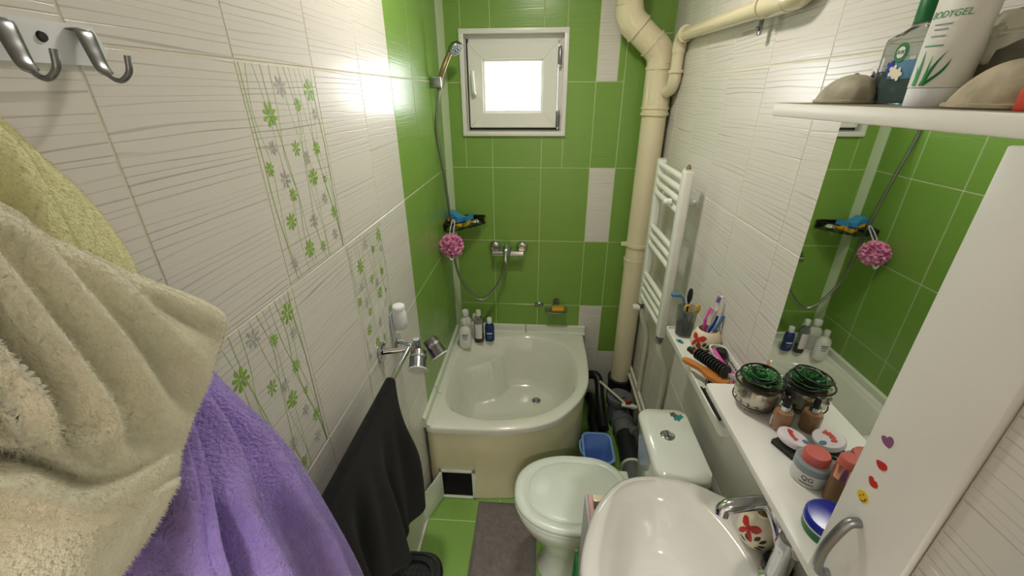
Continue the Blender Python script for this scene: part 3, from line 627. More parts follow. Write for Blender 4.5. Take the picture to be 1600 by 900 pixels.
# ------------------------------------------------------------------ drain fittings behind the toilet
ft = thing('waste_fitting', 'dark grey drain fittings at the foot of the soil pipe', 'pipe fitting', (1.0, -.3, 0))
def fp(name, pts, r, m): return tube(name, [Vector(p)-Vector((1.0, -.3, 0)) for p in pts], r, m, ft, seg=24)
fp('socket', [(1.005, -.1, .03), (1.005, -.1, .21)], .068, 'black_pvc'); fp('socket_ring', [(1.005, -.1, .195), (1.005, -.1, .215)], .073, 'black_pvc')
fp('branch', [(.985, -.26, .1), (1.0, -.12, .1)], .062, 'grey_pvc')
fp('cleanout', [(.975, -.27, .05), (.975, -.27, .2)], .06, 'grey_pvc'); fp('cleanout_ring', [(.975, -.27, .175), (.975, -.27, .205)], .069, 'grey_pvc'); fp('cleanout_cap', [(.975, -.27, .205), (.975, -.27, .22)], .032, 'grey_pvc')
fp('lower_run', [(.985, -.26, .1), (.985, -.47, .1)], .055, 'grey_pvc'); fp('run_ring', [(.985, -.36, .1), (.985, -.39, .1)], .062, 'grey_pvc'); fp('side_branch', [(1.0, -.42, .1), (1.035, -.5, .13)], .04, 'grey_pvc')
fp('flex_run', [(.985, -.46, .1), (.975, -.69, .115)], .05, 'black_pvc'); fp('flex_ring', [(.975, -.69, .115), (.974, -.705, .116)], .054, 'trim_white'); fp('toilet_collar', [(.974, -.7, .116), (.95, -.82, .17), (.93, -.95, .18)], .045, 'grey_pvc')
bh = tube('black_hose', crom([(.8, -.1, .22), (.85, -.13, .24), (.868, -.17, .22), (.868, -.25, .17), (.87, -.35, .13), (.872, -.45, .12)], 8), .026, 'black_plastic', seg=14); tag(bh, 'black corrugated hose curled behind the bathtub', 'hose')
bh2 = tube('black_hose', crom([(.83, -.08, .04), (.85, -.2, .05), (.83, -.32, .05), (.86, -.5, .04)], 8), .03, 'black_plastic', seg=14); tag(bh2, 'thick black hose lying on the floor behind the bathtub', 'hose')
vp = at(980, 632, 'x', 1.0)
va = thing('stop_valve', 'small stop valve with a rust red lever and white pipe behind the cistern', 'valve', tuple(vp))
tube('valve_pipe', [(-.13, .17, .02), (0, -.01, 0)], .007, 'thin_pipe', va); tube('valve_body', [(-.03, .0, -.005), (.05, -.02, 0)], .011, 'trim_white', va); box('lever', (-.01, -.012, .0), (.012, .006, .035), 'red_valve', va, bev=.003); tube('valve_nut', [(.02, -.01, -.002), (.035, -.014, -.002)], .015, 'trim_white', va, seg=6)
gs = thing('green_stick', 'green slat leaning behind the blue tub', 'stick', (.86, -.64, 0)); tube('slat', [(.03, -.14, .008), (.04, .17, .06)], .008, 'flower_green', gs, seg=8); box('slat_end', (.02, -.16, .0), (.04, -.12, .014), 'flower_green', gs, bev=.002)
# ------------------------------------------------------------------ toilet
def egg(cx, cy, tip, back, hw, n=48, sq=2.35):
    pts = []
    for k in range(n):
        a = 2*PI*k/n; c, s = math.cos(a), math.sin(a)
        y = hw*math.copysign(abs(s)**(2/sq), s)
        x = (back if c > 0 else tip)*math.copysign(abs(c)**(2/(sq+.9 if c > 0 else 2.05)), c)
        pts.append((cx+x, cy+y))
    return pts
TY = -1.115
wc = thing('toilet', 'white close-coupled toilet with closed lid facing the left wall', 'toilet', (.66, TY, 0))
def loft(name, sections, m, parent, sm=1.0, capb=True, capt=True):
    bm = bmesh.new(); R = gridmesh(bm, [[(x, y, z) for x, y in s] for s, z in sections], True)
    if capb: bm.faces.new(R[0])
    if capt: bm.faces.new(R[-1])
    return fin(name, bm, m, parent, sm=sm)
bw = loft('bowl', [(egg(.02, 0, .165, .2, .1), 0), (egg(.02, 0, .165, .2, .1), .012), (egg(.03, 0, .15, .2, .088), .06), (egg(.03, 0, .16, .2, .09), .16), (egg(.0, 0, .17, .23, .12), .25), (egg(-.015, 0, .2, .25, .155), .33), (egg(-.02, 0, .21, .25, .166), .375), (egg(-.02, 0, .213, .25, .168), .392), (egg(-.02, 0, .205, .245, .162), .4)], 'ceramic', wc)
loft('toilet_seat', [(egg(-.02, 0, .216, .2, .168), .402), (egg(-.02, 0, .22, .205, .172), .408), (egg(-.02, 0, .22, .205, .172), .416), (egg(-.02, 0, .214, .2, .167), .42)], 'seat_plastic', wc)
ld = loft('toilet_lid', [(egg(-.02, 0, .214, .205, .167), .4215), (egg(-.02, 0, .219, .21, .171), .426), (egg(-.02, 0, .219, .21, .171), .436), (egg(-.02, 0, .21, .205, .164), .442), (egg(-.015, 0, .178, .185, .138), .4425), (egg(-.015, 0, .173, .18, .1335), .436), (egg(-.015, 0, .169, .177, .13), .4425), (egg(-.015, 0, .162, .172, .124), .4445), (egg(-.01, 0, .1, .11, .08), .447), (egg(-.01, 0, .02, .02, .02), .448)], 'seat_plastic', wc)
for s in (-.07, .07): tube('hinge', [(.165, s-.02, .428), (.165, s+.02, .428)], .011, 'seat_plastic', wc)
box('lid_tail', (.14, -.11, .408), (.2, .11, .436), 'seat_plastic', wc, bev=.006)
ZC = .735
c1 = at(997, 640, 'z', ZC); c2 = at(1058, 632, 'z', ZC); c3 = at(1118, 757, 'z', ZC)
CX0, CX1, CY0, CY1 = c1.x+.002, c3.x+.006, c3.y+.004, c1.y+.012
def rrect(x0, x1, y0, y1, r, n=6):
    pts = []
    for cx, cy, a in ((x1-r, y1-r, 0), (x0+r, y1-r, PI/2), (x0+r, y0+r, PI), (x1-r, y0+r, 1.5*PI)):
        for k in range(n+1): pts.append((cx+r*math.cos(a+PI/2*k/n), cy+r*math.sin(a+PI/2*k/n)))
    return pts
def cis(d, z, bow=0): return ([(x-.66-(bow*max(0, 1-((y-(CY0+CY1)/2)/((CY1-CY0)/2))**2) if x < (CX0+CX1)/2 else 0), y-TY) for x, y in rrect(CX0+d, CX1-d*.3, CY0+d, CY1-d, .035)], z)
ci = loft('cistern', [cis(.03, .39), cis(.022, .45, .004), cis(.006, .69, .008), cis(.006, .7, .008)], 'ceramic', wc)
cl2 = loft('cistern_lid', [cis(.002, .7, .01), cis(0, .705, .01), cis(0, .725, .01), cis(.006, ZC, .01), cis(.04, ZC+.002, .006)], 'ceramic', wc)
bp_ = at(1043, 681, 'z', ZC); bo = lathe('flush_button', [(0, 0), (.023, 0), (.024, .003), (.02, .006), (.017, .004), (.015, .007), (0, .008)], 'chrome', cl2, (bp_.x-.66, bp_.y-TY, ZC)); box('button_split', (-.0012, -.015, .007), (.0012, .015, .0092), 'rubber', bo)
def star(r, n=5, ri=.4): return [(r*(1 if k % 2 == 0 else ri)*math.cos(PI*k/n), r*(1 if k % 2 == 0 else ri)*math.sin(PI*k/n)) for k in range(2*n)]
def blossom(r, n=5): return [(r*(.55+.45*abs(math.cos(n*a/2)))*math.cos(a), r*(.55+.45*abs(math.cos(n*a/2)))*math.sin(a)) for a in [2*PI*k/40 for k in range(40)]]
for u, v, m, r in ((1052, 648, 'brass_dark', .014), (1058, 654, 'teal', .015), (1063, 651, 'teal', .011)):
    p = at(u, v, 'z', ZC+.002); prism('flower_sticker', blossom(r), 0, .0008, m, cl2, (p.x-.66, p.y-TY, ZC+.0018))
# ------------------------------------------------------------------ floor things
rg = thing('bath_rug', 'grey plush bath rug on the green floor in front of the toilet', 'rug', (.38, -1.4, 0))
bm = bmesh.new(); nx, ny = 40, 90; rows = []
for j in range(ny+1):
    y = .55-1.1*j/ny; row = []
    for i in range(nx+1):
        x = -.145+.272*i/nx; e = min(i, nx-i, j, ny-j)
        z = .002 if e == 0 else .008+.0035*noise.noise(Vector((x*25, y*25, 0)))+.002*noise.noise(Vector((x*140, y*140, 1)))
        cu = .004*abs(math.sin(x*20+2*math.sin(y*14)))
        row.append((x+.004*math.sin(y*9), y, z+(cu if e > 1 else 0)))
    rows.append(row)
gridmesh(bm, rows); fin('pile', bm, 'rug', rg, sm=3)
tube('bound_edge', [(x, y, .004) for x, y in [(-.145, -.55), (.127, -.55), (.127, .55), (-.145, .55)]], .004, 'rug', rg, closed=True, seg=8)
bb = thing('blue_tub', 'small blue plastic tub on the floor between bathtub and toilet', 'tub', (.805, -.66, 0))
def rr2(w, d, r): return rrect(-w, w, -d, d, r)
loft('tub_body', [(rr2(.058, .075, .03), 0), (rr2(.06, .078, .03), .01), (rr2(.07, .095, .035), .19), (rr2(.076, .1, .038), .192), (rr2(.076, .1, .038), .2), (rr2(.066, .09, .033), .2), (rr2(.06, .08, .03), .03)], 'blue_plastic', bb, sm=.8)
tube('tub_handle', crom([(-.07, -.05, .195), (-.085, -.03, .2), (-.085, .03, .2), (-.07, .05, .195)], 5), .005, 'blue_plastic', bb)
# black laundry basket
lb = thing('laundry_basket', 'black slotted plastic basket on the floor beneath the black towel', 'basket', (.1, -1.55, 0))
ZB = .33; bxr = at(691, 885, 'z', ZB); byf = at(640, 859, 'z', ZB)
bx0, bx1, by0, by1 = .006-.1, bxr.x+.002-.1, -1.85+1.55, byf.y+1.55
def bs(d, z, r=.07): return (rrect(bx0+d*.3, bx1-d, by0+d, by1-d, r), z)
loft('basket_body', [bs(.03, 0), bs(.022, .02), bs(.01, .29), bs(.0, .292), bs(0, .3)], 'black_plastic', lb, sm=.7)
ld2 = loft('basket_lid', [bs(-.002, .3), bs(-.002, .322), bs(.004, ZB), bs(.012, ZB), bs(.014, ZB-.005, .062), bs(.02, ZB-.005, .06), bs(.022, ZB, .058), bs(.034, ZB, .05), bs(.036, ZB-.012, .05)], 'black_plastic', lb, sm=.7)
bm = bmesh.new()
for j in range(16):
    for i in range(9):
        x = bx0+.045+i*.0165; y = by1-.055-j*.017
        if x < bx1-.045 and not (i > 6 and j < 1): b_box(bm, (x-.003, y-.006, ZB-.014), (x+.003, y+.006, ZB-.007), .001, 1)
tag(fin('lattice', bm, 'black_pvc', lb), kind='stuff')
# ------------------------------------------------------------------ wash basin, tap, things by it
ZS = .82
sk_out = [(1.069, -1.445), (.993, -1.405), (.925, -1.367), (.823, -1.352), (.732, -1.375), (.661, -1.45), (.622, -1.534), (.6, -1.63)]
sk_in = [(.65, -1.63), (.673, -1.524), (.712, -1.433), (.762, -1.388), (.85, -1.39), (.928, -1.456), (.968, -1.553), (.975, -1.63)]
yc = -1.63
def mirr(P): return P+[(x, 2*yc-y) for x, y in P[::-1][1:] if True]
so_ = sk_out+[(x, 2*yc-y) for x, y in sk_out[-2::-1]]; si_ = sk_in+[(x, 2*yc-y) for x, y in sk_in[-2:0:-1]]
so_s = [(p.x, p.y) for p in crom([(x, max(y, -1.882) if x > .925 else y, 0) for x, y in so_], 6)]; si_s = [(p.x, p.y) for p in crom([(x, y, 0) for x, y in si_], 6, True)]
sn = thing('wash_basin', 'white ceramic wash basin on the right wall below the mirror shelf', 'sink', (0, 0, 0))
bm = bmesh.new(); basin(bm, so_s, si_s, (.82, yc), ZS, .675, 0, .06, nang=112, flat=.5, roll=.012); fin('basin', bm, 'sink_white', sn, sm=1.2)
bm = bmesh.new(); rows = []
for f, z in ((1.0, ZS-.05), (.98, ZS-.08), (.85, .69), (.6, .65), (.35, .64)):
    rows.append([(.82+(p[0]-.82)*f+.06*(1-f), yc+(p[1]-yc)*f, z) for p in so_s])
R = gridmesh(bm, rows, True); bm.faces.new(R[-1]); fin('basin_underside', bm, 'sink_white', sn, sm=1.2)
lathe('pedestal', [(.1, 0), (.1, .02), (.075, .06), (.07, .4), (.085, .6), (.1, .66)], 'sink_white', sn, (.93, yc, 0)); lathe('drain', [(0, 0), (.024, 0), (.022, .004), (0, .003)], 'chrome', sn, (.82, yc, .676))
tp_ = thing('basin_tap', 'chrome basin mixer with curved spout under the mirror shelf', 'tap', (1.02, -1.62, ZS))
ZF = .95; s0 = at(1133, 793, 'z', ZF-.01)-Vector((1.02, -1.62, ZS)); s1 = at(1200, 788, 'z', ZF)-Vector((1.02, -1.62, ZS))
lathe('tap_body', [(0, 0), (.03, 0), (.03, .008), (.022, .014), (.021, .1), (.024, .115), (.02, .135), (0, .14)], 'chrome', tp_)
tube('spout', crom([Vector((0, 0, .09)), (Vector((0, 0, .12))+s1)*.5+Vector((0, 0, .005)), s1, (s0+s1)*.5+Vector((0, 0, .008)), s0, s0+Vector((-.008, -.006, -.016))], 6), [.017]*12+[.0165]*12+[.015]*7, 'chrome', tp_, seg=18)
tube('tap_lever', crom([Vector((0, 0, .135)), Vector((.0, -.01, .15)), Vector((-.02, -.05, .155))], 5), [.012]*5+[.008]*6, 'chrome', tp_)
kp = at(1232, 885, 'z', ZS+.025); kb = thing('glass_soap_dish', 'small dark glass dish on the basin edge next to the soap pot', 'dish', (min(kp.x, 1.03), kp.y, ZS))
lathe('dish_body', [(0, 0), (.025, 0), (.03, .01), (.031, .03), (.028, .034), (.026, .03), (.022, .01), (0, .008)], 'smoke_glass', kb, seg=24); lathe('dish_base', [(0, 0), (.02, 0), (.022, .003), (0, .003)], 'steel', kb, (0, 0, -.0))
def painted_pot(t, R_, prof, ang, zc):
    """red bow and leaf sprig painted on the side of a pot, as thin raised paint"""
    def patch(name, poly, m, a0, z0, k=1.0):
        bm = bmesh.new(); n = len(poly); vs = []
        cx = sum(p[0] for p in poly)/n; cy = sum(p[1] for p in poly)/n
        def P(x, y):
            z = zc+z0+y; r = R_(z)+.0012; a = ang+a0+x/max(.02, r); return (r*math.cos(a), r*math.sin(a), z)
        c = bm.verts.new(P(cx, cy)); inner = [bm.verts.new(P(cx+(p[0]-cx)*.55, cy+(p[1]-cy)*.55)) for p in poly]; out = [bm.verts.new(P(*p)) for p in poly]
        for i in range(n):
            j = (i+1) % n; bm.faces.new((c, inner[i], inner[j])); bm.faces.new((inner[i], out[i], out[j], inner[j]))
        fin(name, bm, m, t, sm=3)
    def leaf(a, l, w): return [(math.cos(a)*s*l-math.sin(a)*q, math.sin(a)*s*l+math.cos(a)*q) for s, q in ((0, 0), (.3, w*.8), (.6, w), (.85, w*.6), (1, 0), (.85, -w*.6), (.6, -w), (.3, -w*.8))]
    h = prof
    for a, l, w in ((.35, .026, .009), (PI-.35, .026, .009), (-1.1, .034, .006), (-2.1, .036, .006)): patch('bow', leaf(a, l*h, w*h), 'paint_red', 0, .0)
    patch('bow_knot', [(.007*h*math.cos(2*PI*k/10), .006*h*math.sin(2*PI*k/10)) for k in range(10)], 'paint_red', 0, 0)
    for x, y, a in ((.02, -.02, 1.1), (.012, -.03, 2.3), (.028, -.034, .3), (.022, -.042, -.2), (.006, -.04, 2.9), (.03, -.022, .8)): patch('leaf', [(x*h+p[0], y*h+p[1]) for p in leaf(a, .018*h, .005*h)], 'paint_leaf', 0, 0)
dp = at(1193, 868, 'z', ZS); PX = Vector((1.018, -1.53, ZS))
dpt = thing('soap_dispenser_pot', 'round cream ceramic pot with red bow and leaves on the basin ledge', 'soap dispenser', tuple(PX))
prf = [(0, 0), (.026, 0), (.036, .012), (.043, .035), (.042, .055), (.034, .075), (.022, .088), (.016, .092), (.016, .098), (0, .098)]
def rad_of(pr):
    def f(z):
        for (r0, z0), (r1, z1) in zip(pr, pr[1:]):
            if z0 <= z <= z1 and z1 > z0: return r0+(r1-r0)*(z-z0)/(z1-z0)
        return pr[1][0]
    return f
po_ = lathe('pot', prf, 'pot_cream', dpt, seg=40)
def paint_on(t, pr, zc, ang, h): painted_pot(t, rad_of(pr), h, ang, zc)
paint_on(dpt, prf, .066, -2.65, 1.0)
lathe('pump_collar', [(.0, .096), (.014, .096), (.014, .1), (.006, .103), (.005, .107), (0, .107)], 'brass_dark', dpt, seg=20)
# slim box tucked in front of the basin
b0 = at(914, 771, 'z', .74)
vb = thing('storage_box', 'slim grey and pink box standing between toilet and basin', 'box', (b0.x+.012, b0.y-.05, 0))
box('box_side', (-.012, -.2, .0), (-.004, .05, .736), 'grey_board', vb, bev=.001); box('box_edge', (-.004, -.2, .0), (.01, .05, .74), 'pink_board', vb, bev=.003); box('box_top_strip', (.01, .028, .712), (.06, .05, .738), 'pot_cream', vb, bev=.002); box('box_back', (.01, .04, .0), (.07, .05, .712), 'grey_board', vb)
gb = thing('green_bag', 'green plastic bag edge beside the slim box', 'bag', (b0.x-.012, b0.y-.13, .26))
bm = bmesh.new(); rows = []
for j in range(9):
    z = .36*j/8; rows.append([(-.006-.006*math.sin(j*.9+i), .07-.03*j/8*1.0-i*.03, z-.02*i*j/8) for i in range(6)])
gridmesh(bm, rows); o = fin('bag_sheet', bm, 'green_bright', gb); o.modifiers.new('thickness', 'SOLIDIFY').thickness = .003
tube('bag_seam', [(-.012, .07, .0), (-.012, .04, .36)], .004, 'green_bright', gb)
# ------------------------------------------------------------------ white tray shelf on the right wall with toiletries
ZY = 1.02
ta = at(1040, 512, 'z', ZY); tb = at(1125, 668, 'z', ZY)
TX0, TY1, TY0 = ta.x, ta.y, tb.y-.012; TX1 = W-.001
tr = thing('tray_shelf', 'long narrow white plastic tray shelf on the right wall above the cistern', 'shelf', ((TX0+TX1)/2, (TY0+TY1)/2, ZY))
tx, ty = (TX1-TX0)/2, (TY1-TY0)/2
loft('tray_pan', [(rr2(tx-.004, ty-.004, .01), -.022), (rr2(tx, ty, .012), -.01), (rr2(tx, ty, .012), .008), (rr2(tx-.004, ty-.004, .01), .009), (rr2(tx-.007, ty-.007, .008), .0), (rr2(tx-.012, ty-.012, .006), -.001), (rr2(.01, .01, .004), -.001)], 'plastic_white', tr, sm=.6)
for s in (-.6, .6): box('bracket', (-tx*.4, s*ty-.006, -.06), (tx, s*ty+.006, -.022), 'plastic_white', tr, bev=.003)
ZI = ZY-.0005
def on(u, v, z): p = at(u, v, 'z', z); return (p.x, p.y, z)
# tumbler with razor, eyeliner brush and scissors
gl = thing('tumbler', 'smoky clear plastic tumbler at the far end of the tray shelf', 'tumbler', on(1067, 522, ZI))
lathe('tumbler_wall', [(0, 0), (.026, 0), (.028, .004), (.034, .105), (.0325, .105), (.0265, .006), (0, .006)], 'clear_grey', gl, seg=28)
lathe('murky_base', [(0, .0062), (.0255, .0062), (.029, .045), (0, .045)], 'smoke_glass', gl, seg=24)
gx, gy, gz = gl.location
rz = thing('razor', 'blue grey disposable razor leaning in the tumbler', 'razor', (gx, gy, ZI+.008))
tube('razor_handle', crom([(.004, -.004, 0), (-.008, .006, .07), (-.015, .014, .12), (-.03, .02, .135)], 5), .0045, 'label_blue', rz); box('razor_head', (-.055, .012, .128), (-.025, .03, .14), 'label_blue', rz, bev=.003)
mb = thing('mascara_brush', 'black makeup brush standing in the tumbler', 'brush', (gx, gy, ZI+.008)); tube('brush_stick', [(.002, .008, 0), (.0, .004, .12)], .0028, 'black_plastic', mb); lathe('brush_head', [(0, .11), (.005, .115), (.0085, .13), (.0085, .15), (.005, .165), (0, .168)], 'black_plastic', mb, (0, .004, 0), seg=14)
sx_ = thing('scissors', 'scissors with yellow ring handles stuck in the tumbler', 'scissors', (gx, gy, ZI+.008))
for s, dx in ((-1, 0), (1, .004)):
    tube('blade', [(.006, -.006, .0), (.008+s*.008, -.012, .075)], .003, 'steel', sx_, flat=.5)
    tube('ring_handle', [(.01+s*.014+.011*math.cos(2*PI*k/16)*(1 if s < 0 else .6), -.014-.006*s, .095+.015*math.sin(2*PI*k/16)+dx*2) for k in range(16)], .0032, 'yellow', sx_, closed=True, seg=8)
# toothbrush pot
tpt = thing('toothbrush_pot', 'cream ceramic pot with a red bow and sprig holding toothbrushes', 'pot', on(1099, 549, ZI))
tprf = [(0, 0), (.03, 0), (.04, .01), (.047, .035), (.045, .06), (.034, .082), (.03, .087), (.0285, .085), (.032, .07), (.04, .04), (.03, .01), (0, .01)]
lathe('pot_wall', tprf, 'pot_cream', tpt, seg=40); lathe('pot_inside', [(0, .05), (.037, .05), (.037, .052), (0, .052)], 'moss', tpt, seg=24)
paint_on(tpt, [(0, 0), (.03, 0), (.04, .01), (.047, .035), (.045, .06), (.034, .082), (.03, .087)], .062, -2.55, 1.0)
qx, qy, _ = tpt.location
def toothbrush(label, pts, m1, m2, bristle, head_dir):
    t = thing('toothbrush', label, 'toothbrush', (qx, qy, ZI+.052), group='toothbrushes in the pot'); P = crom(pts, 6); n = len(P)
    tube('brush_handle', P[:n*2//3+1], [.005]*(n*2//3+1), m1, t, seg=10); tube('neck', P[n*2//3:], [.003]*(n-n*2//3), m2, t, seg=8)
    a = P[-1]; d = (P[-1]-P[-2]).normalized(); hd_ = tube('brush_head', [a, a+d*.024], .0055, m2, t, seg=8, flat=.6); tube('bristles', [a+d*.003+Vector(head_dir)*.007, a+d*.022+Vector(head_dir)*.007], .0058, bristle, hd_, seg=8)
toothbrush('pink childrens toothbrush standing upright in the pot', [(-.008, .004, 0), (-.012, .006, .04), (-.012, .008, .065), (-.008, .01, .08)], 'hot_pink', 'hot_pink', 'pink', (1, 0, 0))
toothbrush('violet and white toothbrush, tallest in the pot', [(0, .006, 0), (.012, .012, .05), (.02, .016, .095), (.022, .014, .12)], 'compact_white', 'bristle_white', 'violet', (-1, 0, 0))
toothbrush('dark blue toothbrush leaning right, head down in the pot', [(.026, .018, .072), (.018, .01, .05), (.006, .002, .028), (-.004, -.004, .004)], 'blue_deep', 'blue_deep', 'bristle_white', (0, 1, 0))
toothbrush('blue and pale toothbrush leaning against the wall side', [(.033, -.004, .085), (.026, -.006, .06), (.012, -.006, .03), (.0, -.004, .004)], 'label_blue', 'bristle_white', 'hot_pink', (0, 1, 0))
# hair brushes, comb, basket
def flatprism(name, label, cat, poly, th, m, loc, rz_, tilt=(0, 0)): 
    t = thing(name, label, cat, loc, (tilt[0], tilt[1], rz_)); prism(name.split('_')[0]+'_body', poly, 0, th, m, t, bev=th*.3); return t
a1, a2 = at(1068, 561, 'z', ZI+.035), at(1138, 601, 'z', ZI+.035)
ang = math.atan2(a2.y-a1.y, a2.x-a1.x); ln = (a2-a1).length
wbm = thing('wooden_hairbrush', 'orange brown wooden hairbrush lying face down on the tray', 'hairbrush', (a1.x, a1.y, ZI+.022), (0, -.01, ang))
paddle = [(0, -.007), (.02, -.011), (ln*.35, -.009), (ln*.48, -.012), (ln*.6, -.02), (ln*.8, -.023), (ln*.96, -.016), (ln, 0), (ln*.96, .016), (ln*.8, .023), (ln*.6, .02), (ln*.48, .012), (ln*.35, .009), (.02, .011), (0, .007)]
prism('paddle', [(p.x, p.y) for p in crom([(x, y, 0) for x, y in paddle], 3, True)], .008, .02, 'wood', wbm, bev=.004)
bm = bmesh.new()
for i in range(7):
    for j in range(4): b_lathe(bm, [(.0012, -.021), (.0012, .008)], 5, (ln*.62+i*ln*.05, -.013+j*.0088, 0))
tag(fin('bristles', bm, 'black_plastic', wbm), kind='stuff')
b1_, b2_ = at(1077, 545, 'z', ZI+.04), at(1134, 588, 'z', ZI+.05); d = b2_-b1_; L_ = d.length
rb_ = thing('round_hairbrush', 'black round hairbrush with rings lying across the tray', 'hairbrush', tuple(b1_), (0, -.12, math.atan2(d.y, d.x)))
tube('brush_barrel', [(L_*.25, 0, .004), (L_*1.0, 0, .004)], .013, 'black_plastic', rb_, seg=16)
for k in range(11): tube('bristle_ring', [(L_*(.27+.07*k), 0, .004), (L_*(.27+.07*k)+.0035, 0, .004)], .0185, 'black_pvc', rb_, seg=18)
tube('brush_grip', crom([(-.0, 0, .0), (.02, 0, .0), (L_*.26, 0, .004)], 4), [.009]*3+[.0105]*3+[.008]*3, 'black_plastic', rb_, seg=14); tube('grip_band', [(L_*.2, -.0, .003), (L_*.23, 0, .003)], .0115, 'paint_red', rb_)
hc = thing('black_comb', 'black comb sticking out from under the mirror shelf', 'comb', (*on(1108, 628, ZI+.002)[:2], ZI+.001), (0, 0, -PI/2+.05)); box('comb_spine', (-.06, -.004, 0), (.07, .004, .006), 'black_plastic', hc, bev=.001)
for k in range(14): box('tooth', (-.055+k*.009, .004, .001), (-.052+k*.009, .016, .004), 'black_plastic', hc)
te = thing('teal_hair_clip', 'tiny teal leaf shaped clip on the far end of the tray', 'hair clip', on(1062, 534, ZI)); prism('clip', [(.014*math.cos(a), .006*math.sin(a)*(1+.2*math.cos(a))) for a in [2*PI*k/16 for k in range(16)]], 0, .004, 'teal', te, rot=(0, 0, -.9), bev=.001); lathe('gem', [(0, .004), (.004, .004), (.003, .007), (0, .008)], 'navy', te, seg=10)
wbk = thing('woven_basket', 'small white plastic openwork basket at the near end of the tray', 'basket', (1.046, at(1135, 580, 'z', ZI).y-.02, ZI), (0, 0, 0))
bw_, bd_ = .0215, .075
loft('basket_rim', [(rr2(bw_+.002, bd_+.002, .02), .048), (rr2(bw_+.004, bd_+.004, .02), .052), (rr2(bw_+.004, bd_+.004, .02), .058), (rr2(bw_, bd_, .018), .058), (rr2(bw_-.002, bd_-.002, .018), .048)], 'plastic_white', wbk, capb=False, capt=False)
loft('basket_base', [(rr2(bw_-.008, bd_-.008, .015), 0), (rr2(bw_-.008, bd_-.008, .015), .003)], 'plastic_white', wbk)
RB, RTp = rr2(bw_-.008, bd_-.008, .015, ), rr2(bw_+.001, bd_+.001, .02)
for k in range(0, len(RB)): tube('slat', [(RB[k][0], RB[k][1], 0), (RTp[k][0], RTp[k][1], .052)], .0018, 'plastic_white', wbk, seg=6)
for s in (-1, 1):
    for k in range(9): tube('slat', [(s*(bw_-.008), -.045+k*.011, 0), (s*(bw_+.001), -.05+k*.0122, .052)], .0018, 'plastic_white', wbk, seg=6)
for z in (.018, .034): tube('hoop', [(p[0], p[1], z) for p in rr2(bw_-.008+.009*z/.052, bd_-.008+.009*z/.052, .017)], .0018, 'plastic_white', wbk, closed=True, seg=6)
wx, wy, _ = wbk.location
pk = thing('pink_comb', 'pink comb handle resting in the white basket', 'comb', (wx-.012, wy-.01, ZI+.045), (0, .25, -1.3)); tube('comb_handle', crom([(-.05, 0, .012), (0, 0, .008), (.04, .004, .004)], 5), [.006]*6+[.0075]*5, 'hot_pink', pk, flat=.6); box('comb_end', (.03, -.01, 0), (.07, .012, .008), 'hot_pink', pk, bev=.002)
bk = thing('black_jar', 'small round black pot in the white basket', 'jar', (wx-.0, wy+.035, ZI+.0045)); lathe('jar_body', [(0, 0), (.011, 0), (.012, .004), (.014, .04), (0, .04)], 'black_plastic', bk, seg=24); lathe('jar_lid', [(0, .04), (.0175, .04), (.0175, .058), (.015, .062), (0, .062)], 'black_plastic', bk, seg=24)
# ------------------------------------------------------------------ mirror, shelves and cabinet unit
XM = 1.058; XS = .922; YU1 = -1.322; YU0 = -1.78; ZM0, ZM1 = 1.117, 1.745
mu = thing('mirror_unit', 'white bathroom mirror unit with two shelves and a narrow cabinet on the right wall', 'mirror cabinet', (W, (YU0+YU1)/2, ZM0))
def mp(name, lo, hi, m, bev=.002, parent=None):
    o = mu.location; return box(name, [lo[k]-o[k] for k in range(3)], [hi[k]-o[k] for k in range(3)], m, parent or mu, bev=bev)
mp('back_board', (XM+.004, YR+.004, ZM0-.016), (W-.0005, YU1, ZM1+.02), 'laminate')
mp('mirror_glass', (XM, YU0, ZM0+.001), (XM+.004, YU1+.001, ZM1), 'mirror', 0)
def rshelf(name, z0, z1, m):
    o = mu.location; poly = [(W-.001, YR+.004), (W-.001, YU1+.0), (XS+.012, YU1), (XS+.003, YU1-.003), (XS, YU1-.012), (XS, YR+.004)]
    return prism(name, [(x-o.x, y-o.y) for x, y in poly], z0-o.z, z1-o.z, m, mu, bev=.003)
rshelf('lower_shelf', ZM0-.018, ZM0, 'laminate'); rshelf('upper_shelf', ZM1+.001, 1.768, 'laminate_edge')
mp('shelf_dust_top', (XS+.003, YR+.004, 1.7678), (W-.001, YU1-.004, 1.7686), 'shelf_dusty', 0)
mp('cabinet_side', (XS+.014, YU0-.016, ZM0), (XM, YU0, ZM1), 'laminate'); mp('cabinet_side', (XS+.014, YR+.004, ZM0), (XM, YR+.02, ZM1), 'laminate')
cdoor = mp('cabinet_door', (XS-.006, YR+.002, ZM0-.004), (XS+.012, YU0+.001, ZM1-.004), 'laminate', .002)
o = mu.location
h0, h1 = at(1343, 817, 'x', XS-.006)-o, at(1294, 895, 'x', XS-.006)-o
hn = tube('door_handle', crom([h0, h0+Vector((-.012, 0, -.002)), h0+Vector((-.02, 0, -.02)), (h0+h1)*.5+Vector((-.024, 0, 0)), h1+Vector((-.02, 0, .02)), h1+Vector((-.012, 0, 0.002)), h1], 5), .0065, 'handle_grey', cdoor, flat=1.0, seg=12)
def sticker(u, v, poly, m, name='sticker', s=.012):
    p = at(u, v, 'x', XS-.006)-o; bm = bmesh.new(); b_prism(bm, [(a*s, b*s) for a, b in poly], 0, .0006)
    for v_ in bm.verts: v_.co = Vector((p.x-v_.co.z, p.y-v_.co.x, p.z+v_.co.y))
    return fin(name, bm, m, cdoor)
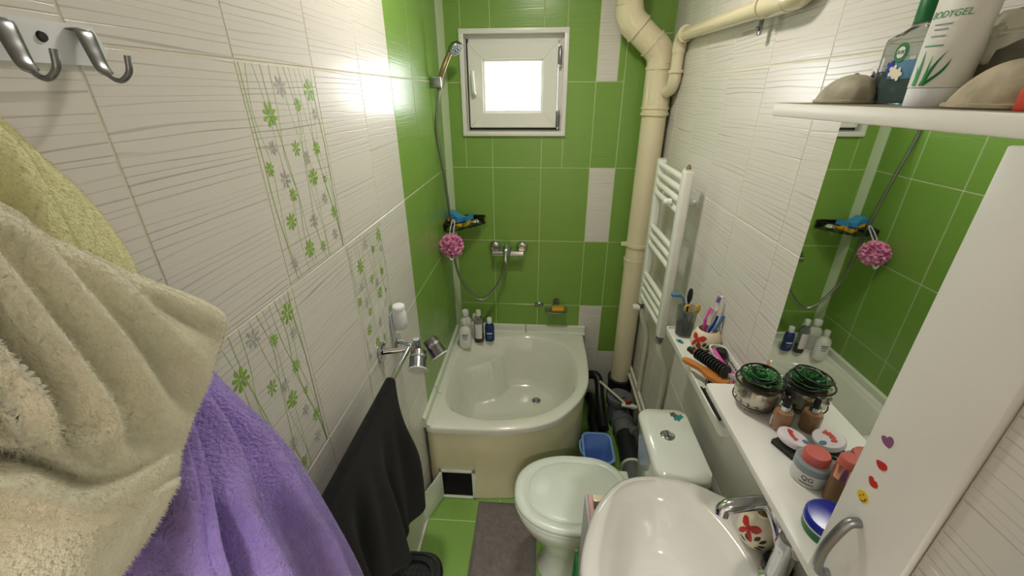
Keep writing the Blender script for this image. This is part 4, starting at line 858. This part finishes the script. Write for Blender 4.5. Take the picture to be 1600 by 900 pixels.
def decal(px, m, name='sticker', lift=0):
    bm = bmesh.new(); P = [at(1280+u/2.647, 560+v/2.647, 'x', XS-.006)-o for u, v in px]; a_ = [bm.verts.new((p.x-lift, p.y, p.z)) for p in P]; b_ = [bm.verts.new((p.x-.0006-lift, p.y, p.z)) for p in P]; n = len(P)
    bm.faces.new(a_); bm.faces.new(b_)
    for k in range(n): bm.faces.new((a_[k], a_[(k+1) % n], b_[(k+1) % n], b_[k]))
    return fin(name, bm, m, cdoor)
def rnd(px): return [(p.x, p.y) for p in crom([(u, v, 0) for u, v in px], 3, True)]
decal(rnd([(259, 326), (264, 319), (274, 321), (281, 329), (291, 323), (302, 328), (309, 342), (306, 356), (291, 372), (268, 352)]), 'heart_purple')
decal(rnd([(240, 419), (262, 428), (278, 441), (282, 457), (272, 466), (252, 458), (241, 440)]), 'heart_red')
decal(rnd([(207, 490), (216, 486), (225, 494), (228, 505), (238, 512), (243, 528), (238, 538), (225, 534), (210, 518)]), 'heart_red')
def oval(cx, cy, a_, b_, t): return [(cx+a_*math.cos(k)*math.cos(t)-b_*math.sin(k)*math.sin(t), cy+a_*math.cos(k)*math.sin(t)+b_*math.sin(k)*math.cos(t)) for k in [2*PI*i/24 for i in range(24)]]
decal(oval(182, 571, 32, 18, 1.0), 'smiley'); decal(oval(173, 566, 3, 2.2, 1), 'text_dark', 'smiley_eye', .0007); decal(oval(186, 564, 3, 2.2, 1), 'text_dark', 'smiley_eye', .0007)
decal([(172, 582), (180, 589), (190, 588), (194, 580), (197, 583), (191, 592), (179, 592)], 'text_dark', 'smiley_mouth', .0007)
uc = thing('shelf_bracket', 'small dark bracket beneath the left end of the top shelf', 'bracket', (1.03, -1.345, ZM1)); box('bracket_plate', (-.02, -.02, -.004), (.03, .018, .0), 'nickel', uc, bev=.001); lathe('bracket_screw', [(0, -.008), (.006, -.007), (.007, -.004), (0, -.004)], 'steel', uc, seg=10)
# ------------------------------------------------------------------ things on the lower shelf
ZL0 = ZM0+.0005
sp0 = (1.004, -1.402, ZL0)
su = thing('succulent_pot', 'silver faceted pot with a green glass succulent, black wire round it, on the lower shelf', 'ornament', sp0)
bm = bmesh.new(); prof = [(.030, 0), (.037, .008), (.043, .022), (.046, .036), (.047, .05), (.046, .062)]; seg = 15; rows = []
for j in range(9):
    z = .062*j/8
    for (r0, z0), (r1, z1) in zip(prof, prof[1:]):
        if z0 <= z <= z1: r = r0+(r1-r0)*(z-z0)/(z1-z0)
    rows.append([((r+(.0032 if (k+j) % 2 == 0 else -.0012))*math.cos(PI*k/seg), (r+(.0032 if (k+j) % 2 == 0 else -.0012))*math.sin(PI*k/seg), z) for k in range(seg*2)])
R = gridmesh(bm, rows, True); bm.faces.new(R[0]); bm.faces.new(R[-1]); fin('faceted_pot', bm, 'silver_glaze', su, sm=.2)
tube('wire_band', [(.0475*math.cos(2*PI*k/32), .0475*math.sin(2*PI*k/32), .022+.002*math.sin(2*PI*k/32)) for k in range(32)], .0016, 'wire_black', su, closed=True, seg=6)
lathe('moss_top', [(0, .06), (.04, .06), (.03, .068), (0, .07)], 'moss', su)
def petal(name, a, rad, z, tilt, l, w, m):
    bm = bmesh.new(); rows = []
    for i in range(7):
        s = i/6; ww = w*math.sin(PI*(.12+.86*s))**.7; rows.append([(s*l, ww*q, .25*l*s*s+.35*ww*q*q) for q in (-1, -.5, 0, .5, 1)])
    gridmesh(bm, rows); bm.transform(Matrix.Translation((rad*math.cos(a), rad*math.sin(a), z)) @ Matrix.Rotation(a, 4, 'Z') @ Matrix.Rotation(-tilt, 4, 'Y'))
    ob = fin(name, bm, m, su, sm=3); ob.modifiers.new('thickness', 'SOLIDIFY').thickness = .0018
for n, (cnt, rad, z, tilt, l, w) in enumerate(((7, .012, .068, .25, .036, .017), (6, .008, .073, .6, .028, .014), (5, .004, .077, 1.0, .02, .011), (3, .001, .08, 1.3, .014, .008))):
    for k in range(cnt): petal('petal', 2*PI*k/cnt+n*.4, rad, z, tilt, l, w, 'leaf_glass')
for k, (cx, cy, r, z, t_) in enumerate(((-.006, .002, .037, .09, .15), (.012, -.006, .036, .084, -.2), (-.002, .0, .048, .07, .05))):
    tube('wire_loop', [(cx+r*math.cos(a), cy+r*math.sin(a), z+t_*r*math.cos(a+k)) for a in [2*PI*i/32 for i in range(32)]], .0022, 'wire_black', su, closed=True, seg=8)
fp_ = at(1226, 668, 'z', ZL0); fo = thing('foundation_bottle', 'beige foundation bottle with silver collar and black dropper on the lower shelf', 'bottle', (fp_.x-.012, fp_.y, ZL0))
lathe('bottle_body', [(0, 0), (.017, 0), (.0195, .003), (.0195, .04), (.0175, .047), (.009, .05), (0, .05)], 'foundation', fo, seg=28); lathe('collar', [(.0105, .049), (.0105, .062), (0, .062)], 'chrome', fo, seg=24); lathe('dropper', [(.0065, .062), (.007, .066), (.006, .08), (.0035, .085), (0, .086)], 'black_plastic', fo, seg=18)
bm = bmesh.new(); gridmesh(bm, [[(.0199*math.cos(a), .0199*math.sin(a), z) for a in [2.3+.1*k for k in range(9)]] for z in (.006, .032)]); fin('label', bm, 'compact_white', fo)
cpt = at(1244, 692, 'z', ZL0+.01); co = thing('powder_compact', 'round white compact with red pattern leaning on a dark case', 'compact', (cpt.x-.01, cpt.y, ZL0))
lathe('compact_disc', [(0, -.006), (.027, -.006), (.0295, -.002), (.0295, .004), (.027, .007), (0, .008)], 'compact_white', co, (0, 0, .021), (.0, .25, 0)); 
for k in range(4): prism('red_pattern', [(p[0]*.5+.012*math.cos(2.2+k*.5)+0, p[1]*.5+.017*math.sin(2.2+k*.5)) for p in blossom(.012, 3)], .0285, .0292, 'compact_red', co, rot=(0, .25, 0))
prism('blue_mark', [(p[0]+.012, p[1]-.011) for p in [(.007*math.cos(2*PI*k/16), .005*math.sin(2*PI*k/16)) for k in range(16)]], .0285, .0292, 'label_blue', co, rot=(0, .25, 0))
dk = thing('dark_case', 'flat dark square case under the white compact', 'case', (cpt.x-.012, cpt.y-.006, ZL0), (0, 0, .4)); box('case_base', (-.026, -.026, 0), (.026, .026, .006), 'black_plastic', dk, bev=.002); box('case_lid', (-.026, -.026, .0065), (.026, .026, .011), 'smoke_glass', dk, bev=.002)
jp = at(1276, 752, 'z', ZL0); jr = thing('cream_jar', 'grey and white cosmetic jar with a rose coloured lid on the lower shelf', 'jar', (jp.x-.012, jp.y+.008, ZL0))
lathe('jar_body', [(0, 0), (.028, 0), (.0305, .004), (.0305, .03), (0, .03)], 'jar_white', jr); lathe('jar_band', [(0, .03), (.031, .03), (.031, .044), (.028, .047), (0, .047)], 'jar_grey', jr); lathe('jar_lid', [(0, .047), (.0225, .047), (.0225, .061), (.02, .065), (0, .066)], 'lid_rose', jr)
for s, z in (('QG', .02), (None, .0095)):
    me = text_mesh(s, .013) if s else bar_mesh(.024, .0018); bend_mesh(me, .0308); link('lettering' if s else 'print_line', me, 'text_dark', jr, (0, 0, z), (0, 0, -.7))
rg_ = at(1310, 780, 'z', ZL0); rgd = thing('rose_gold_bottle', 'rose gold cosmetic bottle behind the cream jar', 'bottle', (1.032, -1.653, ZL0))
lathe('bottle_body', [(0, 0), (.016, 0), (.017, .003), (.017, .06), (0, .06)], 'copper_brown', rgd, seg=28); lathe('bottle_sleeve', [(0, .06), (.0175, .06), (.0175, .088), (0, .088)], 'rose_gold', rgd, seg=28); lathe('bottle_cap', [(0, .088), (.016, .088), (.016, .1), (.014, .103), (0, .103)], 'lid_rose', rgd, seg=28)
bt = thing('blue_tin', 'round tin with dark blue lid and green rim by the cabinet door', 'tin', (.984, -1.716, ZL0)); lathe('tin_base', [(0, 0), (.036, 0), (.037, .003), (.037, .016), (0, .016)], 'green_dark', bt); lathe('tin_band', [(0, .016), (.0375, .016), (.0375, .02), (0, .02)], 'compact_white', bt); lathe('tin_lid', [(0, .02), (.038, .02), (.038, .03), (.035, .034), (0, .036)], 'blue_deep', bt)
# ------------------------------------------------------------------ things on the top shelf
ZU = 1.7688
def shell(name, label, u0, u1, v, x, hgt, m, rz_, depth=.055, peak=.2):
    a, b = at(u0, v, 'x', x), at(u1, v, 'x', x); c = (a+b)/2; w = abs(b.y-a.y)/2
    t = thing(name, label, 'seashell', (x, c.y, ZU), (0, 0, rz_)); bm = bmesh.new(); rows = []
    for i in range(13):
        e_ = i/12*PI/2; rr = math.cos(e_)**.9; row = []
        for k in range(40):
            aa = 2*PI*k/40; rid = 1+.03*math.sin(aa*11)*rr; row.append((depth*rr*rid*math.cos(aa), w*rr*rid*math.sin(aa)-peak*w*math.sin(e_), hgt*math.sin(e_)**1.1))
        rows.append(row)
    R = gridmesh(bm, rows, True); bm.faces.new(R[0]); bm.faces.new(R[-1]); fin('shell_dome', bm, m, t, sm=3)
    lathe('shell_tip', [(.006, 0), (.004, .004), (.002, .006), (0, .006)], m, t, (0, -peak*w, hgt-.004), seg=12)
    tube('shell_lip', [(depth*1.0*math.cos(2*PI*k/40), w*1.0*math.sin(2*PI*k/40), .003) for k in range(40)], .003, m, t, closed=True, seg=6)
shell('sea_shell', 'grey domed seashell at the left end of the top shelf', 1287, 1360, 150, .995, .043, 'shell_grey', 0, .034)
shell('sea_shell', 'pale brownish seashell in front at the right end of the top shelf', 1484, 1640, 160, .968, .047, 'shell', 0, .026, .3)
a, b = at(1370, 150, 'x', 1.02), at(1448, 150, 'x', 1.02); aw = abs(b.y-a.y)/2
af = thing('air_freshener_bottle', 'clear flat bottle of blue green air freshener with green cap on the top shelf', 'bottle', (1.022, (a.y+b.y)/2, ZU), (0, 0, -PI/2))
def flatb(s): return [(x*s[0], y*s[1]) for x, y in [(p[0]/.05, p[1]/.05) for p in rrect(-.05, .05, -.05, .05, .018)]]
loft('bottle_body', [(flatb((aw*.96, .017)), 0), (flatb((aw, .019)), .003), (flatb((aw, .019)), .083), (flatb((aw*.97, .018)), .088), (flatb((aw*.5, .012)), .097), (flatb((aw*.33, .011)), .1), (flatb((aw*.33, .011)), .107)], 'clear_grey', af, sm=.7)
loft('liquid', [(flatb((aw*.92, .016)), .003), (flatb((aw*.95, .0175)), .005), (flatb((aw*.95, .0175)), .045)], 'teal_liquid', af, sm=.7)
cap_ = lathe('bottle_cap', [(.0, .104), (.016, .104), (.016, .132), (.014, .136), (0, .136)], 'green_dark', af, seg=24)
lb_ = box('label', (-aw*.3, -.0203, .034), (aw*.8, -.0192, .058), 'label_blue', af, bev=.0005)
bm = bmesh.new(); b_prism(bm, [(.0125*math.cos(2*PI*k/28), .0125*math.sin(2*PI*k/28)) for k in range(28)], 0, .0006, Matrix.Translation((0, -.0205, .068)) @ Matrix.Rotation(PI/2, 4, 'X')); fin('emblem_disc', bm, 'green_dark', af)
bm = bmesh.new(); b_prism(bm, [(.0075*math.cos(2*PI*k/24), .0075*math.sin(2*PI*k/24)) for k in range(24)], 0, .0006, Matrix.Translation((0, -.0212, .068)) @ Matrix.Rotation(PI/2, 4, 'X')); fin('emblem_centre', bm, 'label_white', af)
link('lettering', text_mesh('AW', .008), 'green_dark', af, (0, -.022, .068), (PI/2, 0, 0)); link('lettering', text_mesh('AIR', .007), 'label_white', af, (aw*.5, -.0208, .06), (PI/2, 0, 0))
for k, (x, z, m) in enumerate(((-.012, .05, 'blue_deep'), (-.004, .044, 'pot_cream'), (.006, .04, 'pot_cream'))):
    bm = bmesh.new(); b_prism(bm, blossom(.009, 5), 0, .0005, Matrix.Translation((x, -.0206-.0002*k, z)) @ Matrix.Rotation(PI/2, 4, 'X')); fin('printed_flower', bm, m, af)
XTB = .975; a, b = at(1428, 155, 'x', XTB), at(1488, 155, 'x', XTB); tw_ = abs(b.y-a.y)/2
tu = thing('aloe_gel_tube', 'white aloe gel tube with green leaf print standing on the top shelf', 'tube', (XTB, (a.y+b.y)/2, ZU), (0, 0, -PI/2+.25))
def ell(w, d, n=36): return [(w*math.cos(2*PI*k/n), d*math.sin(2*PI*k/n)) for k in range(n)]
loft('tube_cap', [(ell(tw_*.93, tw_*.93), 0), (ell(tw_*.95, tw_*.95), .001), (ell(tw_*.97, tw_*.97), .02), (ell(tw_*.95, tw_*.95), .021)], 'bristle_white', tu, sm=.7)
TSEC = [(tw_*1.0, tw_*.98, .0215), (tw_*1.05, tw_*.9, .06), (tw_*1.15, tw_*.6, .12), (tw_*1.22, .002, .165), (tw_*1.22, .0015, .175)]
loft('tube_body', [(ell(w, d), z) for w, d, z in TSEC], 'label_white', tu, sm=.9)
def tsurf(x, z, off=.0005):
    for (w0, d0, z0), (w1, d1, z1) in zip(TSEC, TSEC[1:]):
        if z0 <= z <= z1:
            f = (z-z0)/(z1-z0); w, d = w0+(w1-w0)*f, d0+(d1-d0)*f; break
    else: w, d = TSEC[0][:2]
    c = max(-.98, min(.98, x/w)); return Vector((x, -d*math.sqrt(1-c*c)-off, z))
def tprint(name, me, m, x0, z0):
    for v in me.vertices: v.co = tsurf(v.co.x+x0, v.co.y+z0, .0004+max(0, v.co.z))
    link(name, me, m, tu)
tprint('lettering', text_mesh('BODYGEL', .0098, .0001, shear=.2), 'text_green', -.002, .098)
for w, z, m in ((.02, .088, 'jar_grey'), (.016, .083, 'jar_grey'), (.017, .076, 'jar_grey'), (.022, .066, 'text_green')): tprint('print_line', bar_mesh(w, .0014), m, -.003, z)
def aloe_leaf(x0, z0, x1, z1, w, bow, m):
    bm = bmesh.new(); rows = []
    for i in range(12):
        s = i/11; x = x0+(x1-x0)*s+bow*math.sin(PI*s); z = z0+(z1-z0)*s; ww = w*(1-s)**.8; rows.append([tsurf(x-ww, z, .0006), tsurf(x, z, .0008), tsurf(x+ww, z, .0006)])
    gridmesh(bm, rows); fin('aloe_leaf', bm, m, tu, sm=3)
for x1, z1, w, bw2, m in ((-.009, .062, .0028, .001, 'text_green'), (.002, .056, .002, 0, 'green_bright'), (.014, .06, .0032, -.002, 'green_dark'), (.019, .052, .0028, .004, 'green_dark'), (-.012, .045, .003, .001, 'green_bright'), (.008, .05, .0022, -.001, 'text_green')): aloe_leaf(-.008+.01*(x1 > 0), .0235, x1, z1, w, bw2, m)
bg = thing('clear_bag', 'crumpled clear plastic bag at the right end of the top shelf', 'bag', (1.025, at(1580, 120, 'x', 1.025).y, ZU))
bm = bmesh.new(); rows = []
for j in range(13):
    z = .1*j/12; s = 1-.35*(j/12)**2; rows.append([(.028*s*math.cos(a)+.006*noise.noise(Vector((a*2, j*.5, 1))), .06*s*math.sin(a)+.012*noise.noise(Vector((a*2, j*.4, 5))), z) for a in [2*PI*k/28 for k in range(28)]])
R = gridmesh(bm, rows, True); bm.faces.new(R[0]); bm.faces.new(R[-1]); fin('bag_film', bm, 'bag_plastic', bg, sm=.5); lathe('bag_contents', [(0, .002), (.018, .002), (.022, .02), (.02, .06), (0, .07)], 'moss', bg, seg=16)
pp = at(1368, 128, 'x', 1.045); pkt = thing('purple_packet', 'shiny purple foil packet behind the grey shell', 'packet', (1.045, pp.y-.008, ZU)); 
bm = bmesh.new(); gridmesh(bm, [[(.006*math.cos(j*1.3+i), -.022+.044*i/5, .05*j/5+.004*math.sin(i*2)) for i in range(6)] for j in range(6)]); o_p = fin('foil', bm, 'packet', pkt, sm=.3); o_p.modifiers.new('thickness', 'SOLIDIFY').thickness = .006
box('foil_top', (-.004, -.02, .045), (.004, .02, .056), 'compact_white', pkt, bev=.001)
rc = at(1600, 158, 'x', .945); rcb = thing('red_card', 'corner of a coral red packet at the edge of the top shelf', 'packet', (.945, rc.y-.02, ZU), (0, 0, .3)); box('card', (-.004, -.03, 0), (.008, .02, .02), 'red_paper', rcb, bev=.001); box('card_flap', (-.005, -.03, .0), (-.0045, .01, .018), 'red_paper', rcb)
bl = thing('dark_trinket', 'dark brown trinket with a white label behind the tube on the top shelf', 'trinket', (1.03, at(1530, 130, 'x', 1.03).y+.0, ZU)); lathe('trinket_body', [(0, 0), (.02, 0), (.022, .01), (.018, .03), (.012, .045), (0, .048)], 'copper_brown', bl, seg=20); box('trinket_label', (-.022, -.006, .02), (-.019, .006, .028), 'compact_white', bl)
# ------------------------------------------------------------------ hook rail and robes on the left wall
hr = thing('hook_rail', 'cream metal rail with chrome double-bend hooks high on the left wall', 'hook rail', (0, -1.9, 1.834))
bm = bmesh.new(); poly = [(-.21, -.019), (.182, -.019), (.192, -.004), (.184, .019), (-.2, .019), (-.21, .005)]
b_prism(bm, poly, .0, .004)
for v in bm.verts: v.co = Vector((v.co.z, v.co.x, v.co.y))
bmesh.ops.recalc_face_normals(bm, faces=bm.faces); fin('rail_plate', bm, 'bristle_white', hr)
for n, y in enumerate((.165, .092, .018, -.056, -.13)):
    P = crom([(.004, y, .014), (.012, y, .012), (.017, y-.002, -.006), (.023, y-.004, -.024), (.037, y-.005, -.034), (.05, y-.004, -.026), (.053, y-.002, -.01)], 6)
    bm = bmesh.new(); rows = []
    for i, p in enumerate(P):
        s = i/(len(P)-1); w = .0095*(1-s)**.6+.0022 if s < .55 else .0034; t = (P[min(i+1, len(P)-1)]-P[max(i-1, 0)]).normalized(); nn = Vector((0, 1, 0)).cross(t).normalized(); th = .0018+.0012*s
        rows.append([p+Vector((0, 1, 0))*w*math.cos(a)+nn*th*math.sin(a) for a in [2*PI*k/12 for k in range(12)]])
    R = gridmesh(bm, rows, True); bm.faces.new(R[0]); bm.faces.new(R[-1]); fin('hook', bm, 'nickel', hr, sm=1)
for y in (.128, -.09): lathe('screw', [(0, 0), (.005, 0), (.004, .0025), (0, .003)], 'rubber', hr, (.004, y, .004), (0, PI/2, 0), 12)
def cloth(name, rows_uvx, m, parent, nu=14, nv=14, folds=None, thick=.012, drop=None, hair=None):
    """sheet through control rows of (photo u, v, depth x); folds(s, t) adds depth; drop lets the last row fall straight to a height"""
    R = [[at(u, v, 'x', x) for u, v, x in row] for row in rows_uvx]
    if drop is not None:
        last = R[-1]; n_ = 3
        for k in range(1, n_+1): R.append([Vector((p.x*(1-.05*k), p.y-.004*k, p.z+(drop-p.z)*k/n_)) for p in last])
    A = [crom(r, nu) for r in R]; cols = len(A[0]); B = []
    for c in range(cols): B.append(crom([A[r][c] for r in range(len(A))], nv))
    rows = len(B[0]); L = Vector(parent.location); pts = []
    for r in range(rows):
        row = []
        for c in range(cols):
            p = B[c][r].copy(); s, t = c/(cols-1), r/(rows-1)
            if folds: p.x += folds(s, t, p)
            p.x = max(p.x, .012); row.append(p-L)
        pts.append(row)
    bm = bmesh.new(); gridmesh(bm, pts); ob = fin(name, bm, m, parent, sm=3)
    # make the visible side face the room
    me = ob.data; av = sum((q.normal.x*q.area for q in me.polygons))
    if av < 0: me.flip_normals()
    me.update()
    if hair: fur(ob, *hair)
    sd = ob.modifiers.new('thickness', 'SOLIDIFY'); sd.thickness = thick; sd.offset = -1
    return ob
def fur(ob, count, length, m):
    if m not in [x.name for x in ob.data.materials]: ob.data.materials.append(M[m])
    md = ob.modifiers.new('fur', 'PARTICLE_SYSTEM'); ps = ob.particle_systems[-1]; st_ = ps.settings
    st_.type = 'HAIR'; st_.count = count; st_.hair_length = length; st_.hair_step = 2; st_.display_step = 2; st_.render_step = 2
    st_.use_advanced_hair = True; st_.brownian_factor = .0; st_.factor_random = length*.35; st_.length_random = .5; st_.tangent_factor = 0; st_.object_align_factor = (0, 0, -length*.35)
    st_.root_radius = .0; st_.emit_from = 'FACE'; st_.use_modifier_stack = False; st_.distribution = 'RAND'
    st_.radius_scale = .001; st_.root_radius = .4; st_.tip_radius = .15; st_.material = 1
    md2 = md
def wob(p, k, a): return a*noise.noise(Vector((p.y*k, p.z*k, .3)))
# purple robe (behind)
pr = thing('purple_robe', 'fluffy purple bathrobe hanging behind the cream robe on the left wall', 'bathrobe', (.08, -1.82, .5))
def pf(s, t, p): return ((.026*math.sin(s*29+t*2.5+.2)+.010*math.sin(s*47-t*4))*sstep(.2, .5, s)*sstep(0, .25, t)+wob(p, 12, .01))*(1-s**6)
cloth('robe_drape', [[(180, 470, .03), (230, 500, .035), (265, 520, .04), (300, 540, .04), (325, 570, .03)],
    [(120, 600, .04), (200, 600, .055), (260, 605, .07), (315, 610, .075), (365, 612, .055)],
    [(90, 720, .06), (190, 710, .08), (280, 700, .105), (370, 695, .13), (445, 690, .10)],
    [(60, 820, .06), (190, 810, .085), (310, 800, .16), (420, 790, .175), (508, 785, .132)],
    [(40, 930, .06), (200, 930, .11), (350, 920, .19), (480, 905, .185), (568, 898, .14)]], 'robe_purple', pr, 18, 14, pf, .012, .55, (52000, .0016, 'robe_purple'))
# cream robe
cr = thing('cream_robe', 'fluffy cream bathrobe hanging from the hook rail nearest the camera', 'bathrobe', (.1, -1.93, .6))
def kf(s, t, p): return .010*math.sin(s*9-t*1.5)+.006*math.sin(t*6+s*3)+wob(p, 13, .01)
cloth('robe_collar', [[(-160, 60, .055), (-110, 80, .06), (-60, 120, .06), (-20, 165, .05), (4, 186, .03)],
    [(-160, 180, .10), (-100, 200, .115), (-30, 225, .12), (30, 240, .10), (72, 252, .035)],
    [(-160, 300, .13), (-60, 330, .145), (20, 330, .145), (95, 330, .11), (152, 322, .04)],
    [(-150, 420, .13), (-20, 440, .15), (70, 440, .15), (150, 430, .115), (208, 412, .045)],
    [(-150, 520, .12), (0, 540, .14), (90, 540, .14), (170, 525, .11), (226, 500, .05)]], 'robe_yellow', cr, 12, 10, lambda s, t, p: .02*math.sin(s*13+.2)*sstep(.05, .3, t)*(1-s**5)+wob(p, 15, .005), .012, None, (12000, .0016, 'robe_yellow'))
def df(s, t, p):
    return (.023*math.sin(s*30-t*38+3.45)*sstep(0, .08, t)*(1-sstep(.36, .46, t))*(1-.4*s)+wob(p, 9, .008))*(1-s**8)
cloth('robe_drape', [[(-260, 330, .15), (-120, 300, .165), (0, 310, .165), (115, 378, .15), (230, 432, .125), (322, 470, .10)],
    [(-260, 400, .19), (-120, 380, .205), (0, 380, .205), (120, 425, .195), (240, 465, .165), (352, 492, .115)],
    [(-260, 500, .21), (-120, 490, .225), (10, 490, .23), (125, 505, .22), (240, 525, .185), (352, 522, .12)],
    [(-260, 600, .225), (-120, 600, .24), (20, 600, .245), (130, 605, .235), (235, 605, .195), (326, 598, .125)],
    [(-260, 690, .225), (-120, 690, .24), (20, 690, .245), (125, 720, .235), (215, 705, .2), (298, 665, .13)],
    [(-260, 715, .215), (-120, 715, .228), (15, 716, .232), (122, 752, .222), (210, 735, .19), (290, 688, .128)],
    [(-260, 740, .232), (-120, 740, .25), (12, 738, .256), (120, 772, .246), (206, 752, .208), (284, 705, .134)],
    [(-260, 775, .236), (-120, 778, .254), (10, 776, .26), (118, 800, .25), (204, 776, .212), (281, 728, .138)],
    [(-260, 800, .222), (-120, 803, .235), (8, 802, .242), (116, 820, .232), (200, 795, .198), (277, 745, .132)],
    [(-260, 800, .19), (-120, 800, .2), (8, 800, .205), (114, 815, .2), (196, 790, .17), (270, 748, .12)]], 'robe_cream', cr, 16, 8, df, .012, None, (34000, .0016, 'robe_cream'))
cloth('robe_skirt', [[(-260, 770, .20), (-120, 775, .22), (10, 780, .235), (110, 785, .23), (195, 775, .195), (282, 745, .13)],
    [(-260, 850, .19), (-120, 855, .205), (10, 855, .22), (100, 850, .215), (175, 840, .185), (250, 822, .13)],
    [(-260, 930, .185), (-120, 935, .2), (0, 935, .215), (80, 930, .21), (140, 920, .18), (196, 905, .13)],
    [(-260, 1040, .18), (-130, 1040, .2), (-20, 1040, .215), (40, 1035, .21), (95, 1025, .18), (140, 1010, .13)]], 'robe_cream', cr, 12, 12, lambda s, t, p: .012*math.sin(s*9+t*3)+wob(p, 15, .01), .014, .62, (14000, .0016, 'robe_cream'))
# ------------------------------------------------------------------ towel rail with black towel, white bottle and cup holder
tl = thing('towel_rail', 'chrome towel rail with square mounting plates on the left wall', 'towel rail', (0, -1.14, 1.05))
for y in (0, -.6):
    bm = bmesh.new(); b_prism(bm, [(p[0], p[1]) for p in rrect(-.024, .024, -.03, .03, .012)], 0, .009)
    for v in bm.verts: v.co = Vector((v.co.z, v.co.x+y, v.co.y))
    bmesh.ops.bevel(bm, geom=[e for e in bm.edges if e.verts[0].co.x > .008 and e.verts[1].co.x > .008], offset=.003, segments=2, affect='EDGES'); fin('mount_plate', bm, 'chrome', tl)
    tube('arm', [(.008, y, .0), (.082, y+.03, -.004)], .0095, 'chrome', tl, seg=16)
tube('rail', [(.08, .035, -.004), (.08, -.6, -.004)], .0085, 'chrome', tl, seg=16)
lathe('rail_end', [(0, 0), (.011, .001), (.013, .01), (.009, .02), (0, .021)], 'chrome', tl, (.08, .032, -.004), (-PI/2, 0, 0), 16)
tw2 = thing('black_towel', 'black terry towel draped over the chrome rail on the left wall', 'towel', (.08, -1.5, 1.05))
bm = bmesh.new(); rows = []
YT0, YT1 = -1.283, -1.69; ncol = 70
prof = []
for k in range(10): prof.append((-.012, -.42+.42*k/10))
for k in range(9): a = PI-PI*k/8; prof.append((.0125*math.cos(a), .0125*math.sin(a)))
for k in range(1, 41): prof.append((.0125, -.50*k/40))
for i, (dx, dz) in enumerate(prof):
    row = []; front = i >= 19; dep = max(0, -dz)/.5
    for c in range(ncol+1):
        s = c/ncol; y = YT0+(YT1-YT0)*s
        fold = (.017*math.sin(s*13+.5+dep*1.5)+.008*math.sin(s*29+1))*sstep(0, .6, dep)
        x = dx+(fold+.016*dep if front else -.004*dep+fold*.3)
        edge = .012*math.sin(dep*7)*max(0, 1-s*4) if front else 0
        zz = dz*(1+(.05*math.sin(s*5+.5)+.02*math.sin(s*17)) if front else 1)
        row.append((max(x, -.066), y+1.5-edge*1.2+.01*dep*(1-s), zz+.0))
    rows.append(row)
gridmesh(bm, rows); tv = fin('towel_cloth', bm, 'towel_black', tw2, sm=3); sdm = tv.modifiers.new('thickness', 'SOLIDIFY'); sdm.thickness = .005; sdm.offset = 0
lt = at(612, 828, 'x', .105); tg = box('care_label', (-.001, -.012, -.03), (.001, .012, .0), 'compact_white', tw2, loc=(lt.x-.08, lt.y+1.5, lt.z+.02-1.05), rot=(.4, 0, .3))
wbp = at(626, 518, 'x', .035); wbb = thing('wall_dispenser', 'white rounded plastic dispenser on the left wall above the towel rail', 'dispenser', (.03, -1.02, 1.065))
loft('dispenser_body', [(ell(.014, .013), 0), (ell(.021, .02), .004), (ell(.024, .024), .03), (ell(.023, .024), .055), (ell(.019, .02), .072), (ell(.017, .018), .076)], 'bristle_white', wbb)
loft('dispenser_cap', [(ell(.0195, .0215), .075), (ell(.0205, .0225), .078), (ell(.02, .022), .088), (ell(.016, .018), .091)], 'bristle_white', wbb)
box('wall_plate', (-.03, -.014, -.05), (-.024, .014, .06), 'bristle_white', wbb, bev=.002)
chd = thing('cup_holder', 'chrome double cup holder on the left wall beyond the towel rail', 'holder', (0, -1.0, 1.0))
bm = bmesh.new(); b_prism(bm, rrect(-.02, .02, -.026, .026, .01), 0, .009)
for v in bm.verts: v.co = Vector((v.co.z, v.co.x, v.co.y))
fin('mount_plate', bm, 'chrome', chd); tube('arm', [(.008, 0, 0), (.075, -.01, -.005)], .008, 'chrome', chd)
tube('joint', [(.075, -.01, -.02), (.075, -.01, .02)], .012, 'chrome', chd)
for nm, loc, d, lab_ in (('steel_cup', Vector((.085, -1.03, .985)), Vector((.12, -.8, -.5)), 'steel rimmed cup tipped toward the camera in the cup holder'), ('steel_cup', Vector((.108, -.975, 1.0)), Vector((.55, -.35, -.7)), 'steel rimmed cup tilted away to the right in the cup holder')):
    e_ = d.normalized().to_track_quat('Z', 'Y').to_euler(); t = thing(nm, lab_, 'cup', tuple(loc), tuple(e_), 'cups in the holder')
    lathe('cup_wall', [(0, 0), (.022, 0), (.026, .004), (.03, .07), (.0285, .07), (.0245, .006), (0, .006)], 'nickel', t, seg=32); lathe('cup_rim', [(.0282, .068), (.031, .068), (.0315, .071), (.03, .073), (.0282, .072)], 'bristle_white', t, seg=32)
    lathe('cup_ring', [(.0265, .02), (.0295, .02), (.0295, .03), (.0275, .03)], 'chrome', t, seg=32)
